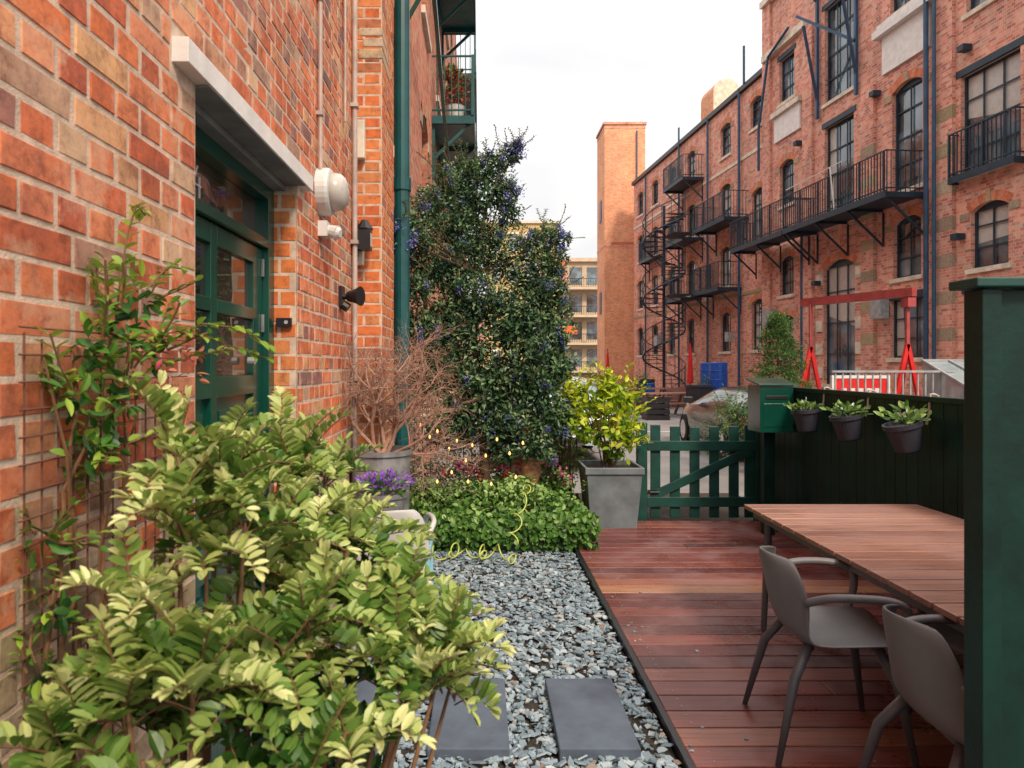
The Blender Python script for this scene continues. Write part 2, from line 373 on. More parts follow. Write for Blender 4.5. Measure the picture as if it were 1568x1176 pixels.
def facade(name,parent,L,H,ops,M,brick,z_bot=-.06,frame=None,vous=True,glass=None,depth=.18,seed=1):
    fr=frame or m_iron; gl=glass or m_glass
    w=MB(); t=MB()
    us={0,L}; zs={z_bot,H}
    O=[]
    for o in ops:
        uc,wd,z0,z1,ar=o[:5]; O.append((uc-wd/2,uc+wd/2,z0,z1,ar)); us|={uc-wd/2,uc+wd/2}; zs|={z0,z1}
    us=sorted(us);zs=sorted(zs)
    for i in range(len(us)-1):
        for j in range(len(zs)-1):
            cu=(us[i]+us[i+1])/2; cz=(zs[j]+zs[j+1])/2
            if any(a<cu<b and c<cz<d for a,b,c,d,_ in O): continue
            w.add([(us[i],0,zs[j]),(us[i+1],0,zs[j]),(us[i+1],0,zs[j+1]),(us[i],0,zs[j+1])],[(0,1,2,3)])
    for a,b,c,d,ar in O:
        dp=depth; wd=b-a
        w.add([(a,0,c),(a,dp,c),(a,dp,d),(a,0,d)],[(0,1,2,3)]); w.add([(b,0,c),(b,0,d),(b,dp,d),(b,dp,c)],[(0,1,2,3)])
        w.add([(a,0,c),(b,0,c),(b,dp,c),(a,dp,c)],[(0,1,2,3)])
        if ar:
            rise=wd/2 if ar==2 else .16*wd
            Rr=(wd*wd/4+rise*rise)/(2*rise); n=11
            zc=d-Rr; th=math.asin(min(1,wd/2/Rr))
            P=[]; Q=[]
            for k in range(n+1):
                an=-th+2*th*k/n
                P.append(((a+b)/2+Rr*math.sin(an),zc+Rr*math.cos(an)))
                Q.append(((a+b)/2+(Rr+.22)*math.sin(an),zc+(Rr+.22)*math.cos(an)))
            for k in range(n):
                w.add([(P[k][0],0,P[k][1]),(P[k+1][0],0,P[k+1][1]),(P[k+1][0],0,d),(P[k][0],0,d)],[(0,1,2,3)])
                w.add([(P[k][0],0,P[k][1]),(P[k][0],dp,P[k][1]),(P[k+1][0],dp,P[k+1][1]),(P[k+1][0],0,P[k+1][1])],[(0,1,2,3)])
                if vous:
                    y=-.012
                    t.add([(P[k][0],y,P[k][1]),(P[k+1][0],y,P[k+1][1]),(Q[k+1][0],y,Q[k+1][1]),(Q[k][0],y,Q[k][1])],[(0,1,2,3)],1)
            if vous:
                for q0 in (a-.30,b+.02): t.box(q0,q0+.28,-.02,-.002,d-rise-.16,d-rise+.02,5)
                t.box((a+b)/2-.06,(a+b)/2+.06,-.028,-.013,d-.01,d+.24,5)
        else:
            w.add([(a,0,d),(a,dp,d),(b,dp,d),(b,0,d)],[(0,1,2,3)])
            t.box(a-.12,b+.12,-.02,.05,d,d+.17,2)
        t.box(a-.1,b+.1,-.06,.08,c-.1,c+.012,0)
        y=dp-.04
        t.add([(a,dp-.01,c),(b,dp-.01,c),(b,dp-.01,d),(a,dp-.01,d)],[(0,1,2,3)],3)
        f=.05
        for x0,x1,z0,z1 in ((a,a+f,c,d),(b-f,b,c,d),(a+f,b-f,c+.013,c+.02+f),(a+f,b-f,d-f-(.1*wd if ar else 0),d-.001)): t.box(x0,x1,y-.03,y,z0,z1,2)
        rr_=R()
        if rr_<.22: t.add([(a+f,dp-.014,c+(d-c)*U(.3,.6)),(b-f,dp-.014,c+(d-c)*.45),(b-f,dp-.014,d-f),(a+f,dp-.014,d-f)],[(0,1,2,3)],4)
        elif rr_<.36: t.add([(a+f,dp-.014,c+.05),(a+wd*.3,dp-.014,c+.05),(a+wd*.22,dp-.014,d-f),(a+f,dp-.014,d-f)],[(0,1,2,3)],4)
        nv=1 if wd<1.15 else 2
        for k in range(nv): 
            x=a+wd*(k+1)/(nv+1); t.box(x-.02,x+.02,y-.025,y,c+f,d-f,2)
        nh=2 if d-c<1.8 else 3
        for k in range(nh):
            z=c+(d-c)*(k+1)/(nh+1); t.box(a+f,b-f,y-.02,y+.001,z-.018,z+.018,2)
    w.build(name+'_wall',[brick],parent,M)
    t.build(name+'_windows',[m_stone,m_vous,fr,gl,m_lampg,m_brick_low],parent,M)

ML=Matrix.Translation((WX,5.30,0))@Matrix.Rotation(math.radians(90),4,'Z')
ops=[]
for k in range(11):
    u=1.9+3.3*k
    for z0,z1 in ((.9,2.7),(3.7,5.4),(6.8,8.5),(9.9,11.6)): ops.append((u,1.1,z0,z1,1))
facade('street_front',LB,40,13,ops,ML,m_bt_l,frame=m_green)
w=MB()
w.box(-9,WX-.001,Y0,5.3,5.25,13,0); w.box(-9,WX-.35,Y0,5.29,-.06,5.25,0)
w.box(WX,-.672,4.672,5.3,5.25,13,0)
w.box(-9,WX-.001,5.31,45.2,12.9,13.05,1)
w.box(-9,-8.8,5.3,45.2,0,12.9,0); w.box(-9,WX-.001,45.2,45.3,0,13,0)
w.box(-8.8,WX-.32,5.6,45,-.05,.2,1)
w.build('building_shell',[m_bt_l,m_stone],LB)
w=MB()
w.box(WX-.02,-.78,4.60,4.66,3.0,3.26); w.box(WX-.02,-.79,4.60,4.66,2.28,2.44)
w.box(-.83,-.667,4.664,5.05,3.70,3.765,1);w.box(-.80,-.667,4.664,4.98,3.78,3.84,1);w.box(-.83,-.667,4.664,4.9,3.855,3.91,1)
bevel(w.build('pier_stones',[m_stone,m_brick_low],LB),.006)
w=MB(); px,py=-.625,5.47
w.tube([(px,py,0),(px,py,12.8)],.062,14)
for z in (1.2,3.0,4.8,6.6): w.tube([(px,py,z),(px,py,z+.1)],.074,14); w.box(-.85,px,py-.015,py+.015,z+.03,z+.07)
w.build('downpipe',[m_teal])
w=MB(); w.tube([(WX+.02,3.55,2.62),(WX+.02,3.55,5.3)],.011,8)
for z in (2.9,3.5,4.1,4.7): w.box(WX,WX+.035,3.53,3.57,z,z+.02)
w.build('conduit',[m_cable])
w=MB(); w.tube([(WX+.025,4.5,.9),(WX+.025,4.5,5.3)],.017,8)
for z in (1.5,2.4,3.3,4.2): w.box(WX,WX+.05,4.47,4.53,z,z+.025)
w.tube([(WX+.02,4.2,3.1),(WX+.02,4.2,5.3)],.008,6)
w.build('conduit',[m_cable])
def balcony(mb,u0,u1,z,dep,mi=0,h=1.05,sp=.12,y0=-.0,brace=True,ends=True):
    mb.box(u0,u1,y0-dep,y0-.005,z-.06,z,mi); mb.box(u0,u1,y0-dep-.02,y0-dep-.001,z-.14,z+.03,mi)
    mb.box(u0,u0+.03,y0-dep,y0-.006,z-.14,z-.061,mi); mb.box(u1-.03,u1,y0-dep,y0-.006,z-.14,z-.061,mi)
    yf=y0-dep+.02
    for zz in (z+h,z+.1): mb.box(u0,u1,yf-.018,yf+.018,zz-.015,zz+.015,mi)
    n=int((u1-u0)/sp)
    for k in range(n+1):
        u=u0+(u1-u0)*k/n; r=.022 if k%8==0 else .009
        mb.box(u-r,u+r,yf-r-.002,yf+r+.002,z,z+h+.012,mi)
    if ends:
        for u in (u0+.02,u1-.02):
            for zz in (z+h,z+.1): mb.box(u-.017,u+.017,yf+.02,y0-.004,zz-.013,zz+.013,mi)
            m=int(dep/sp)
            for k in range(1,m): 
                yy=yf+(dep)*k/m; mb.box(u-.008,u+.008,yy-.008,yy+.008,z,z+h,mi)
    if brace:
        nb=max(2,int((u1-u0)/1.6)+1)
        for k in range(nb):
            u=u0+.1+(u1-u0-.2)*k/(nb-1)
            mb.bar((u,y0-dep+.05,z-.1),(u,y0-.03,z-.1-dep*.85),.05,.05,mi)
            mb.box(u-.02,u+.02,y0-.05,y0-.006,z-1.1,z-.145,mi)
            mb.box(u-.03,u+.03,y0-dep+.0,y0-.052,z-.139,z-.062,mi)
for y0 in (12.0,17.5,23.0,28.5):
    for z in (6.0,9.1):
        b=MB(); balcony(b,y0-5.3,y0-5.3+3.2,z,.74)
        b.build('green_iron_balcony',[m_teal if y0<13 else m_green],None,ML)
b=MB()
for z in (5.2,8.3):
    b.bar((2.2,-.3,z+1.0),(6.6,-.3,z-.1),.05,.08); b.bar((2.2,-.05,z+.2),(2.2,-.45,z+.9),.04,.04)
b.build('iron_brace',[m_green],None,ML)

# ------------------------------------------------------------ small wall fixtures
def wall_lamp():
    e=empty('bulkhead_lamp',(WX,3.62,2.52))
    M=Matrix.Rotation(math.radians(90),4,'Y')
    b=MB(); b.lathe([(.0,0),(.125,0),(.125,.05),(.118,.065),(.10,.068)],0,0,28,0,M=M); b.build('base',[m_wplast],e,smooth=False)
    b=MB(); b.lathe([(.10,.066),(.10,.09),(.092,.12),(.07,.14),(.035,.15),(.001,.152)],0,0,28,0,M=M)
    b.build('diffuser',[m_lampg],e,smooth=True)
    b=MB()
    for k in range(6):
        y=-.075+.03*k; h=math.sqrt(max(.0,.1**2-y*y))
        b.tube([(.07,y,-h),(.145-abs(y)*.3,y,-h*.6),(.157-abs(y)*.3,y,0),(.145-abs(y)*.3,y,h*.6),(.07,y,h)],.0028,5)
    b.build('guard_ribs',[m_grey],e)
wall_lamp()
b=MB(); b.box(0,.05,-.05,.05,-.05,.03,0); b.tube([(.04,0,-.01),(.10,-.02,-.03)],[.028,.038],12,0); b.tube([(.10,-.02,-.03),(.115,-.024,-.034)],[.034,.02],12,0)
b.build('motion_sensor',[m_wplast],None,Matrix.Translation((WX,3.62,2.33)))
b=MB(); b.box(0,.02,-.05,.05,-.06,.06); b.tube([(.02,0,0),(.06,0,0)],.018,10); b.tube([(.05,.0,.0),(.10,-.02,.0),(.13,-.03,.0)],[.03,.045,.06],14); b.tube([(.02,0,-.05),(.05,0,-.07)],.03,10)
b.build('wall_spotlight',[m_black],None,Matrix.Translation((WX,4.15,2.02)))
b=MB(); b.box(-.035,.035,-.018,0,-.02,.02); b.tube([(.012,-.018,0),(.012,-.022,0)],.009,10,1)
b.build('doorbell',[m_black,m_grey],None,Matrix.Translation((WX-.055,3.162,1.80)))
b=MB(); b.box(0,.03,-.03,.03,-.12,.12); b.box(.03,.12,-.045,.045,-.08,.06,0); b.lathe([(.06,.06),(.02,.12)],.075,0,10)
b.box(.04,.123,-.03,.03,-.06,.03,1)
b.build('wall_lantern',[m_black,m_lampg],None,Matrix.Translation((-.845,4.55,2.45)))
b=MB()
for k in range(14):
    y=1.24+.05*k; b.tube([(WX+.022,y,.75),(WX+.022,y,1.66-.01*k)],.0021,5)
for k in range(19):
    z=.77+.05*k; b.tube([(WX+.026,1.22,z),(WX+.026,1.92,z)],.0021,5)
b.build('wire_trellis',[m_wire])

# ------------------------------------------------------------ gravel, slabs, deck
g=MB(); g.add([(WX,-1.5,.0),(.80,-1.5,.0),(.80,8.6,.0),(WX,8.6,.0)],[(0,1,2,3)]); 
g.add([(.80,6.9,-.004),(3.2,6.9,-.004),(3.2,8.6,-.004),(.80,8.6,-.004)],[(0,1,2,3)])
g.build('garden_bed_soil',[m_soil])
def slate():
    m,nt,b=newmat('slate_chips')
    c=ramp(nt,attr(nt),[(0,(.12,.165,.20)),(.4,(.21,.28,.33)),(.75,(.30,.38,.43)),(.93,(.42,.48,.51)),(.97,(.30,.25,.20)),(1,(.22,.15,.12))])
    nt.links.new(c,b.inputs['Base Color']); b.inputs['Roughness'].default_value=.55; return m
m_slate=slate()
g=MB()
def chip_templates():
    T=[]
    for k in range(18):
        n=random.choice((4,5,5,6)); a0=U(0,6)
        ring=[(math.cos(a0+2*math.pi*i/n+U(-.3,.3))*U(.75,1.15),math.sin(a0+2*math.pi*i/n+U(-.3,.3))*U(.42,.8)) for i in range(n)]
        v=[(x,y,0) for x,y in ring]+[(x*U(.8,.97),y*U(.8,.97),1+U(-.25,.25)) for x,y in ring]
        f=[tuple(range(n,2*n))]+[(i,(i+1)%n,n+(i+1)%n,n+i) for i in range(n)]
        T.append((v,f))
    return T
CT=chip_templates()
for _ in range(14500):
    y=U(.9,6.15); 
    x=U(WX+.02,.79)
    s=U(.013,.034) if R()<.8 else U(.007,.013); th=U(.003,.009)
    lay=U(0,.024)
    v,f=random.choice(CT)
    E=Matrix.Translation((x,y,lay))@Quaternion(Vector((U(-1,1),U(-1,1),0)).normalized(),abs(random.gauss(0,.34))).to_matrix().to_4x4()@Matrix.Rotation(U(0,6.28),4,'Z')
    g.add([E@Vector((p[0]*s,p[1]*s,p[2]*th)) for p in v],f)
g.build('slate_gravel',[m_slate])
for i,(x0,x1) in enumerate(((-.215,.12),(.32,.65),(-.75,-.42))):
    b=MB(); b.box(x0,x1,2.75,3.37,.0,.058); bevel(b.build('paving_slab',[m_slab]),.006)
DK=empty('timber_deck')
b=MB(); y=1.2; k=0
while y<6.85:
    joint=U(1.2,2.5) if k%6==2 else 9
    c=R()*.85
    if abs(y-4.75)<.0724 : c=1.0
    elif R()<.04: c=.9
    for (xa,xb,cc) in (((.835,min(joint,2.83)-.0015,c),)+(((joint+.0015,2.83,R()*.8),) if joint<2.83 else ())):
        b.box(xa,xb,y,y+.136,.018,.045,0,cc)
    y+=.145;k+=1
bevel(b.build('boards',[m_deck],DK),.005,2)
b=MB(); b.box(.84,2.82,1.21,6.84,-.01,.012); b.build('joists',[m_black],DK)
b=MB(); b.box(.805,.832,1.2,6.88,-.02,.05); b.build('edging',[m_black],DK)
b=MB()
y=1.2
while y<6.8:
    for x in (.92,1.55,2.2,2.75):
        for q in (.035,.10): b.lathe([(.0045,.045),(.004,.0466)],x+U(-.004,.004),y+q,8)
    y+=.145
b.build('deck_screws',[m_galv],DK)
b=MB()
for _ in range(30):
    v,f=random.choice(CT); s=U(.006,.014); E=Matrix.Translation((U(.86,2.3) if R()<.5 else U(.85,1.0),U(2.2,6.4),.046))@Matrix.Rotation(U(0,6.28),4,'Z')
    b.add([E@Vector((p[0]*s,p[1]*s,p[2]*.004)) for p in v],f)
b.build('stray_slate_chips',[m_slate])

# ------------------------------------------------------------ fence right
F=empty('green_timber_fence')
b=MB()
y=1.88
while y<6.95:
    b.box(2.835+U(0,.003),2.855,y,min(y+.118,6.97),0,1.37); y+=.121
b.box(2.82,2.88,1.87,6.98,1.37,1.405); b.box(2.81,2.834,1.87,6.97,.1,.18); b.box(2.857,2.9,1.87,6.97,.9,1.0)
for y in (6.93,5.3,3.6): b.box(2.86,2.95,y-.045,y+.045,0,1.36)
bevel(b.build('boards',[m_green2],F),.003)
F2=empty('green_timber_screen')
b=MB(); x=1.355
while x<2.8:
    b.box(x,min(x+.117,2.83),1.79+U(0,.003),1.812,0,1.80); x+=.12
b.box(1.303,1.354,1.77,1.84,0,1.80); b.box(1.44,1.54,1.813,1.85,0,1.8)
b.box(1.355,2.83,1.813,1.84,1.2,1.3)
bevel(b.build('panel',[m_green2],F2),.003)
b=MB(); b.box(1.275,2.86,1.75,1.86,1.803,1.828,0); bevel(b.build('cap',[m_gate],F2),.004)
E=empty('mailbox',(2.66,6.25,1.0))
b=MB(); b.box(-.15,.15,-.13,.15,0,.42); b.add([(-.165,-.15,.421),(.165,-.15,.421),(.165,.165,.47),(-.165,.165,.47),(-.165,-.15,.436),(.165,-.15,.436),(.165,.165,.485),(-.165,.165,.485)],[(0,3,2,1),(4,5,6,7),(0,1,5,4),(1,2,6,5),(2,3,7,6),(3,0,4,7)],0)
b.box(-.10,.10,-.135,-.131,.30,.33,1); b.box(-.12,.12,-.134,-.131,.05,.26,0)
bevel(b.build('box',[m_green,m_black],E),.006)
b=MB(); b.box(-.05,.05,.02,.1,-1.0,0); b.build('post',[m_green2],E)
def herb(mb,c,r,h,n,L,mi=0,tm=OVAL,up=.5,cmin=.2):
    p=rdir(n)*rng.uniform(.2,1,(n,1))*np.array([r,r,h/2])+np.array(c)+np.array([0,0,h/2])
    d=(p-np.array(c)); d=d/np.linalg.norm(d,axis=1,keepdims=True)+rdir(n)*.5
    nn=np.tile([0,0,1.],(n,1))*up+rdir(n)*.5
    mb.leaves(p,d,nn,rng.uniform(.7,1.2,n)*L,rng.uniform(.7,1.1,n)*L*.55,rng.uniform(cmin,1,n),tm,mi)
for i,y in enumerate((5.62,4.98,4.3)):
    e=empty('hanging_pot',(2.70,y,1.06))
    b=MB(); b.lathe([(.065,0),(.075,.01),(.10,.15),(.112,.155),(.112,.185),(.10,.185),(.095,.16)],0,0,24); o=b.build('pot',[m_hpot],e); o.rotation_euler=(0,-.12-.06*i,0)
    b=MB(); b.tube([(.112,0,.17),(.13,0,.25),(.135,0,.36),(.16,0,.36),(.185,0,.35),(.187,0,.28)],.008,8); b.build('hook',[m_cable],e)
    b=MB(); herb(b,(-.02,0,.15),.15,.10+.02*i,60,.055); herb(b,(-.02,0,.19),.10,.08,8,.03,1)
    for k in range(12):
        a=U(0,6.28); b.tube([(0,0,.15),(.05*math.cos(a),.05*math.sin(a),.2),(.12*math.cos(a),.12*math.sin(a),.21)],.003,4)
    b.build('seedlings',[m_ivy,m_wplast],e)

# ------------------------------------------------------------ gate
G=empty('garden_gate',(0,6.97,0))
b=MB()
b.box(1.60,1.70,-.04,.04,0,1.02)
xs=[1.74,1.94,2.14,2.34,2.54,2.70]
for k,x in enumerate(xs):
    t=(x-2.2)/.6; b.box(x,x+.10,-.012,.012,.05,.975+.03*t*t+U(-.004,.004))
b.box(1.70,2.80,-.04,-.0125,.735,.835); b.box(1.70,2.80,-.04,-.0125,.165,.265); b.bar((1.74,-.026,.27),(2.76,-.026,.74),.026,.09)
b.box(2.80,2.83,-.04,.04,0,1.0)
bevel(b.build('pickets',[m_gate],G),.004)
b=MB(); b.box(1.70,1.80,-.055,-.041,.30,.34); b.tube([(1.72,-.06,.32),(1.82,-.06,.32)],.008,8); b.build('latch',[m_black],G)

# ------------------------------------------------------------ table & chairs
T=empty('slatted_table')
b=MB(); y=2.05
while y<4.19:
    b.box(1.62,2.68,y,y+.124,.725,.75,0,R()); y+=.1345
bevel(b.build('slats',[m_table],T),.004)
b=MB(); b.box(1.66,1.70,2.1,4.15,.68,.7245); b.box(2.60,2.64,2.1,4.15,.68,.7245)
for y in (2.14,4.08): b.box(1.701,2.599,y,y+.04,.68,.7245)
for x,y in ((1.70,4.02),(2.58,4.02),(1.75,2.2),(2.55,2.2)):
    b.tube([(x,y,.68),(x+(.03 if x>2 else -.03),y,.045)],[.022,.016],10)
b.build('frame',[m_leg],T)
def chair(name,x,y,rz,ms,ml):
    e=empty(name,(x,y,.045 if x>.8 else .02),rz)
    prof=[(.245,.425,.205),(.22,.448,.222),(.10,.446,.232),(-.03,.435,.234),(-.13,.43,.228),(-.19,.455,.222),(-.225,.52,.216),(-.245,.60,.210),(-.262,.68,.19),(-.28,.76,.15),(-.284,.785,.11)]
    b=MB(); ns=9; vs=[]
    for i,(px,pz,w) in enumerate(prof):
        for k in range(ns):
            s=-1+2*k/(ns-1)
            back=max(0,min(1,(i-4)/3)); 
            vs.append((px+.10*back*abs(s)**2.2,w*s*(1-.05*back),pz+.03*(1-back)*abs(s)**2.5-(.02*back*s*s if i>8 else 0)))
    fs=[(i*ns+k,i*ns+k+1,(i+1)*ns+k+1,(i+1)*ns+k) for i in range(len(prof)-1) for k in range(ns-1)]
    b.add(vs,fs); o=b.build('shell',[ms],e,smooth=True)
    s=o.modifiers.new('s','SOLIDIFY'); s.thickness=.012; s.offset=0; s=o.modifiers.new('ss','SUBSURF'); s.levels=1;s.render_levels=1
    b=MB()
    for sg in (-1,1):
        pts=[(-.17,.20*sg,.62),(-.10,.24*sg,.655),(.0,.258*sg,.665),(.11,.258*sg,.66),(.175,.252*sg,.635),(.19,.245*sg,.58),(.17,.235*sg,.50),(.14,.225*sg,.45)]
        P=[Vector(p) for p in pts]; Q=[]
        for i in range(len(P)-1):
            p0=P[max(i-1,0)];p1=P[i];p2=P[i+1];p3=P[min(i+2,len(P)-1)]
            for t in (0,.33,.66): Q.append(.5*((2*p1)+(p2-p0)*t+(2*p0-5*p1+4*p2-p3)*t*t+(-p0+3*p1-3*p2+p3)*t**3))
        Q.append(P[-1]); b.tube(Q,.016,10)
    b.build('arms',[ms],e,smooth=True)
    b=MB()
    for sx,sy in ((1,1),(1,-1),(-1,1),(-1,-1)):
        b.tube([(.13*sx-.01,.15*sy,.44),(.19*sx-.02,.20*sy,.32),(.255*sx-.03,.245*sy,0)],[.02,.019,.011],10)
    b.tube([(.12,.15,.425),(.12,-.15,.425)],.012,8);b.tube([(-.13,.15,.425),(-.13,-.15,.425)],.012,8)
    b.build('legs',[ml],e,smooth=True)
chair('garden_armchair',1.47,2.86,-.12,m_chair,m_leg)
chair('garden_armchair',1.57,2.14,-.08,m_chair,m_leg)
chair('garden_armchair',2.12,2.78,math.pi+.1,m_chair,m_leg)
chair('garden_armchair',-.53,4.03,1.85,m_chairw,m_chairw)
e=empty('side_stool',(-.40,4.05,0))
b=MB(); b.box(-.12,.12,-.12,.12,.54,.565)
for sx in (-1,1):
    for sy in (-1,1): b.bar((.09*sx,.09*sy,.54),(.11*sx,.11*sy,.02),.03,.03)
b.box(-.11,.11,-.11,-.08,.44,.539);b.box(-.11,.11,.08,.11,.44,.539);b.box(-.11,-.08,-.079,.079,.44,.539);b.box(.08,.11,-.079,.079,.44,.539)
bevel(b.build('seat_and_legs',[m_lblue],e),.004)
e=empty('flower_pot_stand',(-.58,4.12,0))
b=MB()
for k in range(3):
    a=k*2.094+.4; b.tube([(.10*math.cos(a),.10*math.sin(a),.66),(.15*math.cos(a),.15*math.sin(a),.01)],.009,8,1)
b.lathe([(.13,.64),(.13,.66)],0,0,18,1)
b.lathe([(.10,.661),(.14,.81),(.15,.815),(.15,.84),(.135,.84),(.13,.81)],0,0,22); b.build('pot',[m_galv,m_iron],e)
b=MB(); herb(b,(0,0,.82),.17,.10,120,.05,0); herb(b,(0,0,.84),.18,.12,320,.03,1,OVAL,1.0); b.build('pansies',[m_ivy,m_pur],e)

# ------------------------------------------------------------ metal pot with dead shrub
e=empty('zinc_planter_with_bare_shrub',(-.64,4.43,0))
b=MB(); b.lathe([(.155,0),(.16,.02),(.19,1.02),(.205,1.03),(.205,1.06),(.19,1.06),(.18,1.0)],0,0,32); b.build('pot',[m_galv],e,smooth=False)
b=MB()
def branch(mb,p,d,L,r,lv,mi=0):
    pts=[p];rr=[r];q=p.copy();dd=d.copy()
    n=5
    for i in range(n):
        dd=(dd+Vector((U(-.36,.36),U(-.36,.36),U(-.22,.24)))).normalized(); q=q+dd*L/n
        q.x=max(q.x,mb.xmin); pts.append(q.copy()); rr.append(r*(1-.5*(i+1)/n))
        if lv>0 and i>=1:
            for _ in range(2 if R()<.75 else 1):
                nd=(dd*.8+Vector((U(-1,1),U(-1,1),U(-.6,.9)))*1.05).normalized()
                branch(mb,q.copy(),nd,L*U(.38,.66),rr[-1]*.66,lv-1,mi)
    mb.tube(pts,rr,4 if lv<2 else 7,mi)
b.xmin=-.18
for k in range(7):
    a=k*.9+U(-.3,.3)
    branch(b,Vector((U(-.03,.05),U(-.05,.05),1.0)),Vector((math.cos(a)*U(.2,.8),math.sin(a)*U(.2,.8),1)).normalized(),U(.40,.64),.014,3)
branch(b,Vector((.05,0,1.02)),Vector((1,-.2,.35)).normalized(),.42,.011,3)
branch(b,Vector((.05,0,1.02)),Vector((1,.2,.1)).normalized(),.38,.011,3)
b.build('bare_twigs',[m_dead],e)

# ------------------------------------------------------------ foliage helpers
def clump_leaves(mb,c,r,n,L,asp=.5,mi=0,tm=DIA,cbase=.45,cvar=.35,flat=.9,shell=.55,xmin=None):
    c=np.array(c,float); r3=np.array([r,r,r*flat]) if not hasattr(r,'__len__') else np.array(r,float)
    d=rdir(n); rad=rng.uniform(shell,1.08,(n,1))
    p=c+d*rad*r3
    if xmin is not None: p[:,0]=np.maximum(p[:,0],xmin+rng.uniform(0,.05,n))
    nn=d*.7+rdir(n)*.6+np.array([0,0,.5]); dr=d*.5+rdir(n)*.9+np.array([0,0,-.1])
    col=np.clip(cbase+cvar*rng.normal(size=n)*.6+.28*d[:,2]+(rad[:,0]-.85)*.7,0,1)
    mb.leaves(p,dr,nn,rng.uniform(.7,1.25,n)*L,rng.uniform(.8,1.2,n)*L*asp,col,tm,mi)
def shoots(mb,c,r,n,Ls,L,asp,mi=0,tm=DIA,cb=.65,up=.3,stem=None,xmin=None):
    for _ in range(n):
        d=Vector((random.gauss(0,1),random.gauss(0,1),random.gauss(0,1)+up)).normalized()
        p=Vector(c)+d*r*.75; q=p.copy(); m=int(Ls/(L*.35)); P=[];Dv=[]; pts=[p.copy()]
        dd=(d+Vector((0,0,up))).normalized()
        for i in range(m):
            dd=(dd+Vector((U(-.15,.15),U(-.15,.15),U(-.12,.1)))).normalized(); q=q+dd*(Ls/m)
            if xmin is not None: q.x=max(q.x,xmin)
            P.append(tuple(q)); s=dd.cross(Vector((0,0,1))); s=(s.normalized() if s.length>.01 else Vector((1,0,0)))*(1 if i%2 else -1)
            Dv.append(tuple(s+dd*.6+Vector((0,0,U(-.2,.5))))); pts.append(q.copy())
        k=len(P)
        mb.leaves(P,Dv,rng.normal(size=(k,3))*.4+np.array([0,0,1]),rng.uniform(.7,1.1,k)*L,rng.uniform(.7,1.1,k)*L*asp,np.clip(cb+rng.normal(size=k)*.15,0,1),tm,mi)
        if stem is not None: mb.tube(pts[::2]+[pts[-1]],.003,4,stem)

# ceanothus tree : clumps (u, v, radius, depth) in 6.3 mm modelling units
TR=empty('ceanothus_tree',(0,6.6,0)); S=.0063
CL=[(792,222,7,0),(785,235,12,0),(765,248,19,0),(742,262,24,0),(712,262,26,0),(690,290,34,-.1),(735,300,38,0),(770,292,24,0),(655,318,32,-.4),(628,342,24,-.8),(610,355,18,-1.05),(606,372,14,-1.1),(640,370,30,-.5),(695,350,42,-.1),(735,360,40,.1),(778,322,24,.1),(655,410,36,-.3),(632,440,28,-.5),(762,395,42,.1),(700,420,46,0),(838,358,20,.1),(858,368,14,.1),(825,385,30,.1),(848,405,22,.1),(812,430,46,.1),(848,450,26,.1),(735,470,52,0),(675,490,46,-.1),(640,500,26,-.3),(655,535,36,-.1),(798,490,52,0),(845,500,36,.1),(720,545,56,0),(808,550,56,0),(850,560,32,.1),(660,585,40,0),(740,610,56,0),(812,610,50,0),(850,640,28,0),(690,645,42,0),(770,665,40,0),(824,680,30,0)]
b=MB(); st=MB(); 
for (px,py,r,dy) in CL:
    x=(px-735)*S; z=1.6+(560-py)*S; rr=r*S
    x*= (6.6+dy)/6.6; z=1.6+(z-1.6)*(6.6+dy)/6.6
    n=int(260*(r/30)**2)+26
    low=py>470
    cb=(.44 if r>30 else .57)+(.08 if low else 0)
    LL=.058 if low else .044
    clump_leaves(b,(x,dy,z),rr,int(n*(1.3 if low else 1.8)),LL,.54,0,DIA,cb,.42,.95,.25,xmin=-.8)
    for _ in range(6):
        d=rdir(1)[0]; q=(x+d[0]*rr*.98,dy+d[1]*rr*.98,z+d[2]*rr*.98)
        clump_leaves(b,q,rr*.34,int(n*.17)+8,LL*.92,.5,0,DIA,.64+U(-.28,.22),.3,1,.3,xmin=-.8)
        if R()<.8: clump_leaves(b,(q[0]+d[0]*.03,q[1]-.06,q[2]),U(.03,.08),int(U(18,46)),.02,.8,1,DIA,.5,.5,1.2,.1,xmin=-.8)
    shoots(b,(x,dy,z),rr,5 if py<460 else 3,U(.16,.32),.036,.45,0,DIA,.8,.6,2,xmin=-.8)
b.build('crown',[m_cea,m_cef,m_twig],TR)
TP=[Vector((.10,.05,0)),Vector((.05,.0,.6)),Vector((.0,0,1.2)),Vector((-.06,0,1.9)),Vector((-.05,0,2.5)),Vector((.05,0,3.1)),Vector((.28,0,3.55))]
st.tube(TP,[.05,.045,.038,.03,.022,.014,.005],9)
for (px,py,r,dy) in CL[::1]:
    x=(px-735)*S; z=1.6+(560-py)*S
    a=min(TP,key=lambda p:abs(p.z-(z-.5))); st.tube([a,(a+Vector((x,dy,z)))/2+Vector((U(-.04,.04),0,-.05)),Vector((x,dy,z))],[.014,.009,.004],6)
st.tube([(.3,.1,0),(.32,.1,.7),(.45,.05,1.6),(.55,.1,2.6)],[.03,.025,.018,.008],8)
st.build('trunk',[m_twig],TR)

